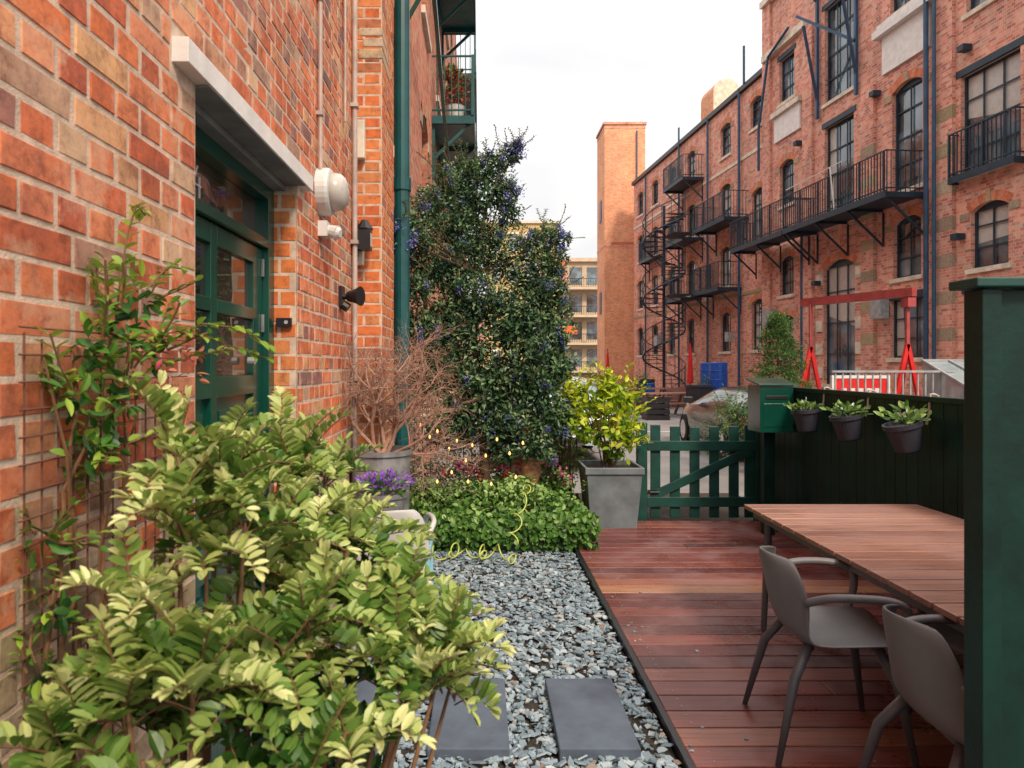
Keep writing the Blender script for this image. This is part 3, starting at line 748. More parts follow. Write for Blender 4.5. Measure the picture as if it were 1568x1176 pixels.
# ground cover bed
e=empty('ground_cover_bed')
b=MB()
n=5200
x=rng.uniform(-.74,1.02,n); y=rng.uniform(5.86,7.2,n)
hump=.40+.05*np.sin(x*5)+.05*np.sin(y*7+x*3)+.03*np.sin(x*17+y*9)
edge=np.minimum(np.minimum((x+.80)/.22,(1.10-x)/.30),(y-5.78)/.28); edge=np.clip(edge,0.05,1)**.5
z=hump*edge*rng.uniform(.72,1.10,n)
nn=np.stack([(x-.1)*.5,-(1-np.clip(edge,0,1))*1.6-.2,np.ones(n)],1)+rdir(n)*.55
dr=rdir(n)+np.array([0,-.4,-.35])
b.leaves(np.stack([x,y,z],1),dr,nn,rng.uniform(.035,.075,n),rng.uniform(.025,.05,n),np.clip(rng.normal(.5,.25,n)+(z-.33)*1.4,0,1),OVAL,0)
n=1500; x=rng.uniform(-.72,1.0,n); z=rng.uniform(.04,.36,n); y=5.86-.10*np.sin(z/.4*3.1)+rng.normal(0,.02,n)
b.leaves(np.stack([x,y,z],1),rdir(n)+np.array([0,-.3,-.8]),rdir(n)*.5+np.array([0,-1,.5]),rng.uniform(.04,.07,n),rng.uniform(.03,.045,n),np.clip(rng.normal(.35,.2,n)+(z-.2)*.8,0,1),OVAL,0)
for _ in range(40): shoots(b,(U(-.6,.95),U(5.9,6.9),.38),.05,1,U(.08,.16),.04,.55,0,OVAL,.8,.8,None)
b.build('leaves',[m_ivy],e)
b=MB(); b.box(-.78,.80,5.92,5.98,0,.13); b.box(-.7,.95,6.05,7.2,0,.24); b.build('bed_edging',[m_twig],e)
e=empty('pink_bedding_flowers')
b=MB()
for k in range(40):
    c=(U(-.5,.9),U(6.6,7.1),U(.48,.64)); clump_leaves(b,c,.05,14,.04,.8,random.choice((0,1,1,2)),DIA,.6,.3,1,.2)
for k in range(14): clump_leaves(b,(U(-.7,.95),U(7.0,7.8),U(.25,.5)),U(.14,.22),260,.05,.45,0,DIA,.45,.35)
b.build('flowers',[m_ivy,m_pnk,m_rfl],e)
def shrub(name,cl,mat,L,asp,tm=DIA,stemm=None,base=None,sh=3,xmin=None,dens=2200,cb=.5):
    e=empty(name)
    b=MB()
    for (x,y,z,r) in cl:
        n=int(dens*r*r/(L/.05)**2*4)+30
        clump_leaves(b,(x,y,z),r,n,L,asp,0,tm,cb,.4,1,.3,xmin=xmin); shoots(b,(x,y,z),r,sh,r*1.1,L,asp,0,tm,.7,.5,1,xmin)
    b.build('leaves',[mat,stemm or m_twig],e)
    if base:
        s=MB()
        for (x,y,z,r) in cl:
            for _ in range(3): 
                q=Vector((x+U(-r,r)*.6,y+U(-r,r)*.6,z+U(0,r)*.7)); a=Vector(base)+Vector((U(-.08,.08),U(-.08,.08),0))
                s.tube([a,(a+q)/2+Vector((U(-.05,.05),U(-.05,.05),.05)),q],[.009,.007,.003],5)
        s.build('stems',[stemm or m_twig],e)
shrub('silver_shrub',[(-.45,6.0,.75,.16),(-.52,6.1,.98,.17),(-.32,6.1,.60,.18),(-.6,6.0,.6,.15),(-.62,6.0,1.15,.12)],m_sil,.045,.35,sh=9,xmin=-.8,dens=420)
shrub('border_shrub',[(-.2,7.6,.9,.25),(.1,7.7,.8,.28),(-.5,7.7,.9,.25),(.45,7.7,.85,.28),(.7,7.5,.6,.22),(.3,7.2,.6,.2),(.75,7.0,.5,.2)],m_mix,.05,.4,sh=6,xmin=-.8,dens=1100,cb=.5)
shrub('feathery_shrub',[(.80,7.0,.95,.20),(.92,7.0,1.2,.14),(.75,7.1,1.35,.14),(.95,7.1,.7,.2),(.70,7.0,.65,.16),(.88,7.0,1.45,.1)],m_jas,.05,.3,sh=10,base=(.85,7.0,.2),dens=700)
b=MB(); b.lathe([(.06,0),(.10,.10),(.105,.18),(.085,.24),(.09,.26),(.08,.26)],0,0,20); b.build('terracotta_urn',[m_terra],None,Matrix.Translation((.50,6.75,.42)))
b=MB()
for k in range(20):
    x=-.80+k*.1; b.tube([(x,8.3,-.02),(x,8.3,1.22)],.008,6); b.lathe([(.016,1.22),(.001,1.28)],x,8.3,6)
b.box(-.85,1.15,8.285,8.315,1.1,1.13); b.box(-.85,1.15,8.285,8.315,.12,.15)
b.build('iron_railing',[m_black])
m_em,nt_,b_=newmat('warm_bulb'); b_.inputs['Emission Color'].default_value=(1,.42,.08,1); b_.inputs['Emission Strength'].default_value=2.6; b_.inputs['Base Color'].default_value=(.8,.6,.3,1)
b=MB()
pts=[(-.52,5.95,1.10),(-.44,5.92,1.0),(-.36,5.9,1.05),(-.27,5.9,.90),(-.20,5.9,.97),(-.12,5.9,.80),(-.06,5.9,.93),(.04,5.9,.84),(.14,5.9,.98),(.26,5.9,.86),(.36,5.9,.95),(.30,5.88,.66),(.10,5.88,.60),(-.10,5.88,.62),(-.24,5.88,.70),(-.36,5.88,.62)]
for i in range(len(pts)-1):
    a=Vector(pts[i]);c=Vector(pts[i+1]); b.tube([a,(a+c)/2+Vector((0,0,-.03)),c],.002,5,0)
for p in pts: b.lathe([(.003,p[2]),(.008,p[2]-.010),(.010,p[2]-.022),(.003,p[2]-.032)],p[0]+U(-.01,.01),p[1]-.01,8,1)
b.build('string_lights',[m_black,m_em])

# big planter with laurel
e=empty('planter_with_laurel',(1.28,6.75,0))
b=MB(); b.lathe([(.31,.03),(.375,.56),(.40,.565),(.40,.63),(.36,.63),(.35,.56)],0,0,4,0,sq=True)
b.box(-.20,.20,-.235,-.20,.0,.04,0)
bevel(b.build('pot',[m_pot],e),.008)
b=MB(); b.lathe([(.35,.57),(.345,.585)],0,0,4,sq=True); b.build('soil',[m_soil],e)
b=MB()
for (x,y,z,r) in [(-.14,0,1.32,.17),(.06,0,1.36,.16),(-.04,.05,1.15,.22),(-.26,0,1.15,.17),(.16,0,1.12,.18),(-.32,0,1.36,.10),(.18,-.05,.95,.16),(-.19,-.05,.95,.18),(.01,-.1,1.0,.18),(-.04,0,1.47,.1),(-.38,-.05,1.18,.12),(-.34,-.1,1.0,.12),(-.46,-.05,1.30,.12),(-.44,-.1,1.06,.12),(.05,-.1,.80,.14),(.22,0,1.28,.10)]:
    clump_leaves(b,(x,y,z),r,int(2200*r*r)+20,.085,.48,0,OVAL,.6,.4,1,.25); shoots(b,(x,y,z),r,4,r*1.1,.08,.42,0,OVAL,.75,.7,1)
for k in range(16):
    a=U(0,6.28); b.tube([(U(-.08,.08),U(-.08,.08),.57),(.12*math.cos(a),.12*math.sin(a),.85),(.24*math.cos(a),.22*math.sin(a),1.15)],[.008,.006,.004],5,1)
b.build('laurel',[m_lau,m_stem],e)

# coiled hose: loose loops lying on the gravel, then draped up over the ground cover
b=MB(); pts=[]
for k in range(260):
    t=k/259; a=t*2*math.pi*10+.9*math.sin(t*19)
    cx=-.55+.84*t+.04*math.sin(t*23); cy=5.38+.18*math.sin(t*3.1)+.04*math.sin(t*17)
    rad=.062+.02*math.sin(t*31+1)
    pts.append((cx+.03*math.cos(a),cy+rad*math.cos(a),.045+.65*rad+.65*rad*math.sin(a)))
b.tube(pts,.0062,7)
pts=[]
for k in range(120):
    t=k/119; a=t*2*math.pi*4.5+1.1*math.sin(t*7)
    pts.append((.26+.22*t+.05*math.cos(a)*(1-.4*t),5.55+.75*t,.10+.33*min(1,t*2.0)+.05+.032*math.sin(a)+.02*math.sin(t*11)))
b.tube(pts,.0058,7); b.build('coiled_hose',[m_hose],smooth=True)

# ------------------------------------------------------------ climbing jasmine
e=empty('climbing_jasmine')
b=MB()
JC=[(-.80,1.42,1.62,.08),(-.79,1.50,1.70,.07),(-.79,1.60,1.76,.05),(-.80,1.36,1.52,.07),(-.79,1.50,1.56,.08),(-.76,1.58,1.64,.06),(-.79,1.46,1.44,.06),(-.80,1.38,1.42,.05),(-.80,1.26,1.28,.035),(-.80,1.28,1.14,.04),(-.80,1.24,1.04,.04)]
for (x,y,z,r) in JC:
    clump_leaves(b,(x,y,z),(r*.5,r,r),int(4800*r*r)+8,.040,.42,0,OVAL,.55,.4,1,.15,xmin=-.835)
    shoots(b,(x,y,z),r*.8,4,U(.07,.12),.034,.4,0,OVAL,.75,.5,1,-.83)
def spray(pts,L=.036,n=3):
    b.tube(pts,.0022,5,1); P=[Vector(p) for p in pts]
    for i in range(len(P)-1):
        for k in range(n):
            q=P[i].lerp(P[i+1],(k+R())/n); d=(P[i+1]-P[i]).normalized(); s=d.cross(Vector((0,0,1))); s=(s.normalized() if s.length>.1 else Vector((0,1,0)))
            for sg in (-1,1): b.leaves([tuple(q)],[tuple(s*sg+d*.6+Vector((0,0,U(-.3,.4))))],[(U(-.4,.4),U(-.4,.4),1)],U(.8,1.2)*L,L*.42,min(1,U(.55,1)),OVAL,0)
spray([(-.80,1.50,1.70),(-.80,1.52,1.80),(-.80,1.55,1.90),(-.79,1.57,1.97),(-.78,1.59,1.95)])
spray([(-.79,1.45,1.66),(-.79,1.44,1.76),(-.78,1.42,1.82)])
spray([(-.77,1.58,1.62),(-.72,1.60,1.66),(-.66,1.62,1.70),(-.58,1.65,1.69),(-.52,1.67,1.65)],.042,4)
spray([(-.76,1.58,1.60),(-.68,1.62,1.62),(-.60,1.66,1.645),(-.53,1.68,1.62)],.042,4)
spray([(-.77,1.56,1.66),(-.70,1.58,1.68),(-.62,1.60,1.66)],.042,4)
spray([(-.80,1.34,1.55),(-.80,1.30,1.60),(-.80,1.27,1.66)]); spray([(-.78,1.6,1.78),(-.76,1.66,1.84),(-.73,1.70,1.84)])
for k in range(14): 
    clump_leaves(b,(U(-.80,-.66),U(1.5,1.66),U(1.54,1.64)),.02,5,.026,.4,2,OVAL,.5,.4)
for k in range(7):
    y=U(1.3,1.5); z=U(.5,.8); pts=[(-.82,y,z)]
    for i in range(9):
        y+=U(-.03,.04); z+=U(.08,.12); pts.append((-.825+U(0,.03),y,z))
    b.tube(pts,[.004]*7+[.003,.0025,.002],5,1)
b.build('leaves_and_vines',[m_jas,m_stem,m_jasr],e)

# ------------------------------------------------------------ foreground pinnate shrub
e=empty('pinnate_leaf_shrub')
HB=[(-.60,1.32,1.46),(-.55,1.5,1.42),(-.49,1.68,1.42),(-.40,1.78,1.33),(-.32,1.62,1.24),(-.21,1.5,1.16),(-.12,1.36,1.09),(-.07,1.27,1.05),(-.16,1.24,1.06),(-.30,1.2,1.15),(-.41,1.3,1.24),(-.48,1.2,1.29),(-.53,1.2,1.38),(-.55,1.1,1.20),(-.60,1.0,1.06),(-.52,1.0,1.13),(-.62,.95,.98),(-.47,.95,1.05),(-.37,1.1,1.08),(-.27,1.0,.99),(-.37,.92,1.0),(-.33,1.15,1.12),(-.45,1.05,1.13),(-.50,1.42,1.30),(-.40,1.52,1.28),(-.25,1.35,1.13),(-.34,1.05,.92),(-.45,.95,.92),(-.58,.9,.93),(-.30,1.25,.94),(-.38,1.4,1.1),(-.52,1.15,1.0),(-.42,1.22,1.32),(-.36,1.42,1.26),(-.28,1.45,1.22),(-.16,1.36,1.13),(-.5,1.3,1.38),(-.56,1.05,1.12),(-.42,1.0,1.16),(-.22,1.12,1.0),(-.35,.95,.9),(-.22,1.28,1.1),(-.12,1.22,1.02),(-.44,1.62,1.36),(-.34,1.32,1.2),(-.26,1.55,1.2),(-.10,1.44,1.08),(-.05,1.34,1.0)]
b=MB(); s=MB()
base=Vector((-.45,1.15,0))
def frond(mb,h,d,Lf,c0):
    step=.0078; n=max(8,int(Lf/step)); p=h.copy(); dd=d.copy(); pts=[p.copy()]; P=[];Dv=[];Nn=[];Ls=[];C=[]
    cup=U(.25,.8); dro=U(.015,.05); tw=U(-.06,.06)
    for i in range(n):
        t=i/n
        dd=(dd+Vector((tw*.3,tw*.3,-dro-.06*t*t))).normalized(); p=p+dd*step
        p.x=max(p.x,-.825); pts.append(p.copy())
        sv=dd.cross(Vector((0,0,1))); sv=sv.normalized() if sv.length>.05 else Vector((1,0,0))
        upv=sv.cross(dd).normalized()
        if i<3 or i%2: continue
        ll=.047*math.sin(math.pi*min(.93,.24+.72*t))**.55*U(.82,1.12)
        for sg in (-1,1):
            for lay in range(2 if R()<.35 else 1):
                cp=cup+U(-.2,.2)+lay*.7
                P.append(tuple(p)); Dv.append(tuple(sv*sg+dd*U(.25,.75)+upv*cp)); Nn.append(tuple(upv-sv*sg*cp+Vector((U(-.25,.25),U(-.25,.25),U(-.1,.1)))+dd*.15)); Ls.append(ll)
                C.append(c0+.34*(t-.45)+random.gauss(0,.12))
    for k in range(3):
        P.append(tuple(p));Dv.append(tuple(dd+sv*U(-.5,.5)+upv*U(-.1,.5)));Nn.append(tuple(upv));Ls.append(.032);C.append(min(1,c0+.3))
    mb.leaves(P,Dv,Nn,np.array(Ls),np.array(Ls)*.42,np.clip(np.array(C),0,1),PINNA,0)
    mb.tube(pts[::3]+[pts[-1]],.0016,4,1)
for (x,y,z) in HB:
    h=Vector((x,y,z)); lower=h.z<1.0
    mid=(base+h)/2+Vector((U(-.06,.06),U(-.05,.05),-.05+U(-.05,.05)))
    s.tube([base+Vector((U(-.06,.06),U(-.06,.06),0)),mid*.6+base*.4,mid,(mid+h)/2+Vector((0,0,-.02)),h],[.012,.010,.008,.006,.003],7)
    nf=random.choice((7,8,9)); a0=U(0,6.28); tone=U(-.15,.12)
    for k in range(nf):
        a=a0+2*math.pi*k/nf+U(-.35,.35); el=U(.15,1.3)
        d=Vector((math.cos(a)*math.cos(el),math.sin(a)*math.cos(el),math.sin(el)))
        if x<-.5 and d.x<0: d.x*=.2; d.normalize()
        L=U(.10,.19)
        if x>-.15 and z<1.1: d.z=abs(d.z)+.25; d.normalize(); L*=.85
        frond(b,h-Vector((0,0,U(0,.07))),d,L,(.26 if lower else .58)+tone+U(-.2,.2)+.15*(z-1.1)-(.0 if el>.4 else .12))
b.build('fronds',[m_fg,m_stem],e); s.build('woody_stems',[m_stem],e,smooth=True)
b=MB()
b.lathe([(.19,0),(.24,.40),(.26,.41),(.26,.44),(.23,.44),(.22,.39)],-.45,1.15,28); b.build('pot',[m_pot],e)
b=MB(); 
for k in range(10): clump_leaves(b,(U(-.75,-.3),U(1.0,1.6),U(.15,.7)),.14,240,.05,.42,0,OVAL,.25,.3,1,.2,xmin=-.83)
b.build('undergrowth',[m_mix],e)

# ------------------------------------------------------------ right warehouse building
th=math.atan2(-.997,.081)
RBO=(9.51,42.2,0)
RB=empty('brick_warehouse',RBO,th)
I=Matrix.Identity(4)
ops=[]
for u in (1.3,3.9,6.5,9.1,12.9):
    for z0,z1,a in ((2.2,3.9,1),(5.0,6.7,1),(7.8,9.4,1),(10.6,12.0,1)): ops.append((u,1.0,z0,z1,a))
ops+=[(15.8,1.1,2.2,4.2,1),(15.8,1.1,6.1,8.5,1),(15.6,.9,10.9,12.1,1)]
facade('far_wing',RB,16.6,12.7,ops,I,m_bt_r)
ops=[(18.05-16.6,.95,1.9,3.4,1),(18.05-16.6,.95,4.1,5.5,1),(18.05-16.6,.95,7.3,8.9,1),(18.05-16.6,1.0,11.0,12.6,0),
 (21.1-16.6,1.6,1.0,4.9,1),(21.1-16.6,1.5,6.05,9.2,0),(21.1-16.6,1.5,9.95,13.0,0),
 (24.1-16.6,1.3,1.8,3.4,0),(24.1-16.6,1.05,3.95,5.6,1),(24.1-16.6,1.15,6.3,9.2,1),(24.1-16.6,1.3,11.2,13.4,0),
 (26.75-16.6,1.3,1.6,3.3,0),(26.75-16.6,1.05,3.85,5.35,1),(26.75-16.6,1.65,6.1,8.5,0),(26.75-16.6,1.3,9.9,12.4,1),
 (29.6-16.6,1.1,3.85,5.4,1),(29.6-16.6,1.3,6.1,8.6,1),(29.6-16.6,1.2,1.6,3.3,0),(32.4-16.6,1.1,3.85,5.4,1),(32.4-16.6,1.3,6.1,8.6,1)]
facade('near_wing',RB,20,15.0,ops,Matrix.Translation((16.6,-.10,0)),m_bt_r)
w=MB()
w.box(0,16.59,.3,9,12.5,12.72,1); w.box(0,.02,.02,9,-.05,12.5,0); w.box(16.6,36.6,.3,9,14.8,15.02,1); w.box(16.6,16.62,-.08,9,12.5,14.8,0)
w.box(0,36.6,8.9,9,0,12.5,0); w.box(16.57,16.599,-.099,.0,-.05,15,0); w.box(36.6,36.62,-.1,9,0,15,0)
w.box(.1,36.5,.6,.62,0,12.4,2)
w.box(-.05,16.56,-.14,.29,12.72,12.92,2); w.box(16.5,36.6,-.32,.29,15.02,15.25,1)
w.box(16.56,19.4,-.28,-.101,12.95,13.2,1)
w.box(.02,16.5,-.03,-.002,9.95,10.08,1); w.box(.02,16.5,-.03,-.002,4.45,4.58,3)
w.box(17.3,19.0,-.17,-.103,9.7,10.6,4); w.box(17.2,19.1,-.28,-.103,10.6,10.78,1)
w.box(23.2,25.0,-.17,-.103,9.7,10.75,4); w.box(23.0,25.2,-.34,-.103,10.75,10.95,4); w.box(23.1,25.1,-.26,-.103,10.96,11.1,4)
for u,z0,z1 in ((16.75,0,15),(19.5,0,12.9),(22.6,0,9.6),(25.5,0,15)): w.box(u-.28,u+.28,-.2,-.102,z0,z1,0)
for k in range(7):
    for u in (22.6,25.5,28.2):
        z=2.2+k*.9; w.box(u-.285,u+.285,-.205,-.1,z,z+.32,3)
for k in range(5): w.box(19.9,20.25,-.13,-.102,1.2+k*.75,1.55+k*.75,1); w.box(21.95,22.3,-.13,-.102,1.2+k*.75,1.55+k*.75,1)
w.box(16.8,18.0,.4,1.4,14.5,16.2,0); w.box(16.7,18.1,.3,1.5,16.2,16.4,1)
w.box(22.2,23.8,.4,1.8,15.0,17.2,0); w.box(5.0,5.8,2,3,12.7,14.2,0)
w.build('parapets_and_piers',[m_bt_r,m_stone,m_black,m_brick_low,m_white],RB)
b=MB(); n=14; r=.62; zc=13.9
prof=[(-r,12.7)]+[(r*math.cos(math.pi-math.pi*k/n),zc+r*math.sin(math.pi*k/n)) for k in range(n+1)]+[(r,12.7)]
vs=[(10.2,.65+x,z) for x,z in prof]+[(11.6,.65+x,z) for x,z in prof]; m=len(prof)
b.add(vs,[tuple(range(m))]+[tuple(range(m,2*m))[::-1]],0); 
b.add(vs,[(i,i+1,m+i+1,m+i) for i in range(m-1)],1)
b.build('curved_gable',[m_stone,m_bt_t],RB)
def rpipe(pts,r=.055):
    b=MB(); b.tube(pts,r,8); b.build('downpipe',[m_bluepipe],RB)
rpipe([(25.05,-.3,1.0),(25.05,-.3,15)],.06); rpipe([(25.32,-.3,1.6),(25.32,-.3,15)],.045); rpipe([(19.2,-.2,0),(19.2,-.2,6)])
rpipe([(14.4,-.12,0),(14.4,-.12,12.9)]); rpipe([(7.8,-.12,0),(7.8,-.12,13.6)],.05); rpipe([(2.6,-.12,0),(2.6,-.12,12.6)],.05); rpipe([(11.3,-.12,0),(11.3,-.12,12.8)],.05)
rpipe([(16.3,-.25,9),(16.5,-.35,10.5),(17.2,-.35,12.9),(18.6,-.35,13.3)],.05)
rpipe([(14.9,-.15,12.9),(14.9,-.15,14.4)],.05); rpipe([(28.3,-.25,0),(28.3,-.25,15)],.05)
b=MB()
for u in (20.1,22.1):
    b.bar((u,-.2,9.6),(u,-.2,13.6),.09,.09); b.bar((u,-.2,13.4),(u,-1.3,14.6),.08,.08); b.bar((u,-.2,10.2),(u+.4,-.9,12.4),.07,.07)
b.bar((20.1,-.9,12.9),(22.1,-.25,11.2),.08,.08); b.bar((20.1,-1.2,14.4),(22.1,-1.2,14.4),.1,.1)
b.build('hoist_frame',[m_bluepipe],RB)
def rb(u0,u1,z,dep,yo=0,**k):
    b=MB(); balcony(b,u0,u1,z,dep,y0=yo,**k); b.build('iron_balcony',[m_iron],RB)
rb(19.9,24.9,6.02,1.15,-.10); rb(16.0,19.8,6.02,1.0,-.22); rb(11.9,15.0,7.55,1.0); rb(8.0,10.6,10.35,1.0); rb(8.0,10.6,7.55,1.0); rb(11.6,14.4,4.8,1.0); rb(25.85,27.7,6.08,.25,-.1,brace=False)
rb(2.9,5.2,7.55,.6);rb(8.0,10.4,4.8,1.0)
b=MB(); b.bar((20,-1.2,7.3),(23,-1.2,7.35),.02,.02); b.bar((22.5,-1.25,7.3),(22.7,-1.25,6.1),.03,.03); b.build('clothes_rail',[m_white],RB)
b=MB(); cu,cy=10.9,-2.0
b.tube([(cu,cy,0),(cu,cy,8.9)],.07,10)
nst=46
for k in range(nst):
    a=k*2*math.pi/14; z=.2+k*.185
    p=[(cu,cy,z),(cu+.95*math.cos(a),cy+.95*math.sin(a),z),(cu+.95*math.cos(a+.45),cy+.95*math.sin(a+.45),z)]
    b.add(p+[(x,y,zz+.03) for x,y,zz in p],[(0,2,1),(3,4,5),(0,1,4,3),(1,2,5,4),(2,0,3,5)])
    b.tube([(p[1][0],p[1][1],z),(p[1][0],p[1][1],z+.95)],.014,5)
hr=[(cu+.95*math.cos(k*2*math.pi/14),cy+.95*math.sin(k*2*math.pi/14),1.15+k*.185) for k in range(nst)]
b.tube(hr,.022,6); b.tube([(x,y,z-.5) for x,y,z in hr],.014,6); b.tube([(x,y,z-.98) for x,y,z in hr],.04,5)
for z in (4.8,7.55): b.box(cu-.5,cu+.9,-1.9,-1.02,z-.05,z-.0)
b.build('spiral_staircase',[m_iron],RB)
b=MB()
for u,z,s_ in ((17.0,3.0,.5),(5.0,2.6,.5),(23.1,2.9,.45),(13.8,2.6,.3)): b.box(u,u+s_,-.45,-.21,z,z+s_*1.3)
for u,z in ((20.0,4.2),(22.9,9.2),(26.1,9.0),(25.9,4.6),(18.9,9.1)): b.box(u,u+.2,-.35,-.12,z,z+.14,1)
b.build('service_boxes',[m_grey,m_iron],RB)
b=MB(); b.box(-1,36,-1.9,-.101,-.055,.07); bevel(b.build('pavement',[m_kerb],None,Matrix.Translation(RBO)@Matrix.Rotation(th,4,'Z')),.02)

# ------------------------------------------------------------ tower
TW=empty('brick_tower')
b=MB(); b.box(7.95,10.55,43.6,46.3,-.06,17.0,0); b.box(7.87,10.63,43.52,46.38,17.0,17.15,1); b.box(7.93,10.57,43.58,46.32,16.75,16.85,1); b.box(7.93,10.57,43.58,46.32,9.2,9.3,1)
b.box(8.4,10.0,43.585,43.6,9.32,9.5,2)
b.build('shaft',[m_bt_t,m_bt_r,m_vous],TW)
b=MB(); b.box(7.9,7.948,44.6,45.2,11,12.4,0); b.box(7.9,7.948,44.6,45.2,5,6.4,0); b.tube([(10.0,43.5,2),(10.0,43.5,16.6)],.04,6,0)
b.build('openings',[m_bluepipe],TW)
DB=empty('modern_apartment_block')
m_ren=simple('cream_render',(.55,.42,.28),.8,var=.1,nscale=2); m_org=simple('orange_panel',(.70,.16,.03),.6,bst=0); m_fas=simple('balcony_fascia',(.60,.48,.36),.7,var=.1,nscale=2)
b=MB(); b.box(8.1,20,75,90,-.06,13.0,0); b.box(7.9,20.2,74.6,90,13.0,13.4,1)
for k in range(4):
    z=1.5+k*3.0
    b.box(8.3,19.8,74.96,74.99,z,z+1.9,2); b.box(8.0,20,73.7,74.95,z-.65,z-.4,1)
    for x in np.arange(8.2,19.9,.25): b.box(x,x+.04,73.72,73.76,z-.4,z+.5,3)
    b.box(8.1,19.9,73.7,73.78,z+.5,z+.56,3)
    for x in np.arange(9.3,19.9,1.9): b.box(x,x+.5,74.9,74.97,z-.3,z+2.1,0)
b.box(8.05,9.2,73.6,74.9,8.9,12.8,4); b.box(8.2,10.5,73.65,73.69,5.0,5.9,4)
b.build('block',[m_ren,m_fas,m_glass,m_iron,m_org],DB)
YB=empty('yellow_brick_building')
facade('front',YB,7.6,16.6,[(1.1+1.8*k,.95,1.2+3.1*j,3.1+3.1*j,0) for k in range(4) for j in range(5)],Matrix.Translation((.6,72,0)),m_bt_y,frame=m_white)
b=MB(); b.box(.6,8.2,72.3,80,16.4,16.6,0);b.box(.4,8.4,71.8,80,16.6,16.85,1); b.box(8.18,8.2,72.02,80,0,16.5,0); b.box(.7,8.1,72.4,72.5,0,16.2,2); b.build('roof',[m_bt_y,m_stone,m_black],YB)
FB=empty('terraced_houses')
b=MB()
for k in range(7):
    x=-30+k*12 if k<3 else 20+(k-3)*12; h=U(8,11); b.box(x,x+11.8,96,106,-.06,h,0); b.add([(x,96,h),(x+11.8,96,h),(x+11.8,101,h+3),(x,101,h+3),(x,106,h),(x+11.8,106,h)],[(0,1,2,3),(3,2,5,4)],1)
b.build('row',[m_bt_r,m_iron],FB)

# ------------------------------------------------------------ vehicles
def paint(name,c):
    m,nt,b=newmat(name); n=noise(nt,3,2); r=ramp(nt,n,[(.3,tuple(x*.9 for x in c)),(.7,c)]); nt.links.new(r,b.inputs['Base Color'])
    b.inputs['Roughness'].default_value=.28; b.inputs['Coat Weight'].default_value=.8; b.inputs['Coat Roughness'].default_value=.05; return m
m_tail=simple('tail_light',(.4,.01,.01),.2,bst=0); m_chrome=simple('chrome',(.6,.6,.62),.15,metal=1,var=.05,bst=0); m_tyre=simple('tyre',(.02,.02,.02),.85,bst=.2)
def car(name,x,y,rz,mp,hs=1.0):
    e=empty(name,(x,y,-.045),rz)
    S=[(-2.0,.62,.45,.74,.76,.60),(-1.93,.80,.28,.86,.90,.66),(-1.6,.86,.25,.92,1.20,.60),(-1.25,.87,.22,.93,1.40,.57),(-.6,.87,.20,.93,1.46,.58),(0,.87,.20,.92,1.45,.59),(.45,.87,.20,.91,1.30,.62),(.95,.87,.20,.90,.98,.70),(1.4,.85,.24,.84,.87,.66),(1.8,.80,.28,.70,.74,.60),(2.0,.62,.38,.58,.60,.50)]
    b=MB(); rings=[]
    for (sx,hw,zl,zb,zt,rw) in S:
        zt*=hs; zb=min(zb,zt-.01) if zt>zb else zb
        R_=[(hw*.90,zl),(hw,zl+.12),(hw*1.01,(zl+zb)/2),(hw*.97,zb),(rw+(hw*.97-rw)*.35 if zt-zb>.2 else (hw*.97+rw)/2,zb+(zt-zb)*.6),(rw,zt-.01),(rw*.5,zt+.015),(0,zt+.02)]
        R_=R_+[(-a,z) for a,z in R_[-2::-1]]
        rings.append([(sx,a,z) for a,z in R_])
    m=len(rings[0])
    vs=[p for r in rings for p in r]; 
    for i in range(len(S)-1):
        for k in range(m-1):
            glass=False
            if 2<=i<=6 and k in (3,4,9,10)and S[i][4]-S[i][3]>.2 and S[i+1][4]-S[i+1][3]>.05: glass=True
            if i in (1,2) and k in (5,6,7,8): glass=(i==2)
            if i in (5,6) and k in (5,6,7,8): glass=(i==6)
            b.add([vs[i*m+k],vs[(i+1)*m+k],vs[(i+1)*m+k+1],vs[i*m+k+1]],[(0,1,2,3)],1 if glass else 0)
    b.add(rings[0],[tuple(range(m))],0); b.add(rings[-1],[tuple(range(m))[::-1]],0)
    o=b.build('body',[mp,m_glass],e,smooth=True)
    w=o.modifiers.new('w','WELD'); w.merge_threshold=.001
    sb=o.modifiers.new('s','SUBSURF'); sb.levels=1; sb.render_levels=1
    b=MB()
    for sx in (-1.25,1.25):
        for sy in (-1,1):
            b.tube([(sx,sy*.70,.31),(sx,sy*.885,.31)],.31,22,0); b.tube([(sx,sy*.80,.31),(sx,sy*.892,.31)],.20,12,1)
    b.build('wheels',[m_tyre,m_chrome],e)
    b=MB()
    for sy in (-1,1): b.box(-1.99,-1.88,sy*.70-.12,sy*.70+.10,.60,.80,0); b.box(1.80,1.95,sy*.58-.12,sy*.58+.12,.58,.68,1); b.box(.50,.62,sy*.98-.09,sy*.98+.09,.90,1.02,2)
    b.box(-2.03,-1.98,-.26,.26,.45,.57,1); b.tube([(-1.0,-.88,.35),(1.0,-.88,.35)],.02,6,2)
    bevel(b.build('lights_and_mirrors',[m_tail,m_chrome,m_black],e),.02)
car('parked_car',5.15,13.2,math.radians(88),paint('black_car_paint',(.02,.022,.025)),.86)
car('parked_car',1.35,12.4,math.radians(90),paint('silver_blue_paint',(.45,.5,.55)),1.0)
car('parked_car',1.5,21,math.radians(90),paint('white_car_paint',(.7,.7,.7)),1.0)

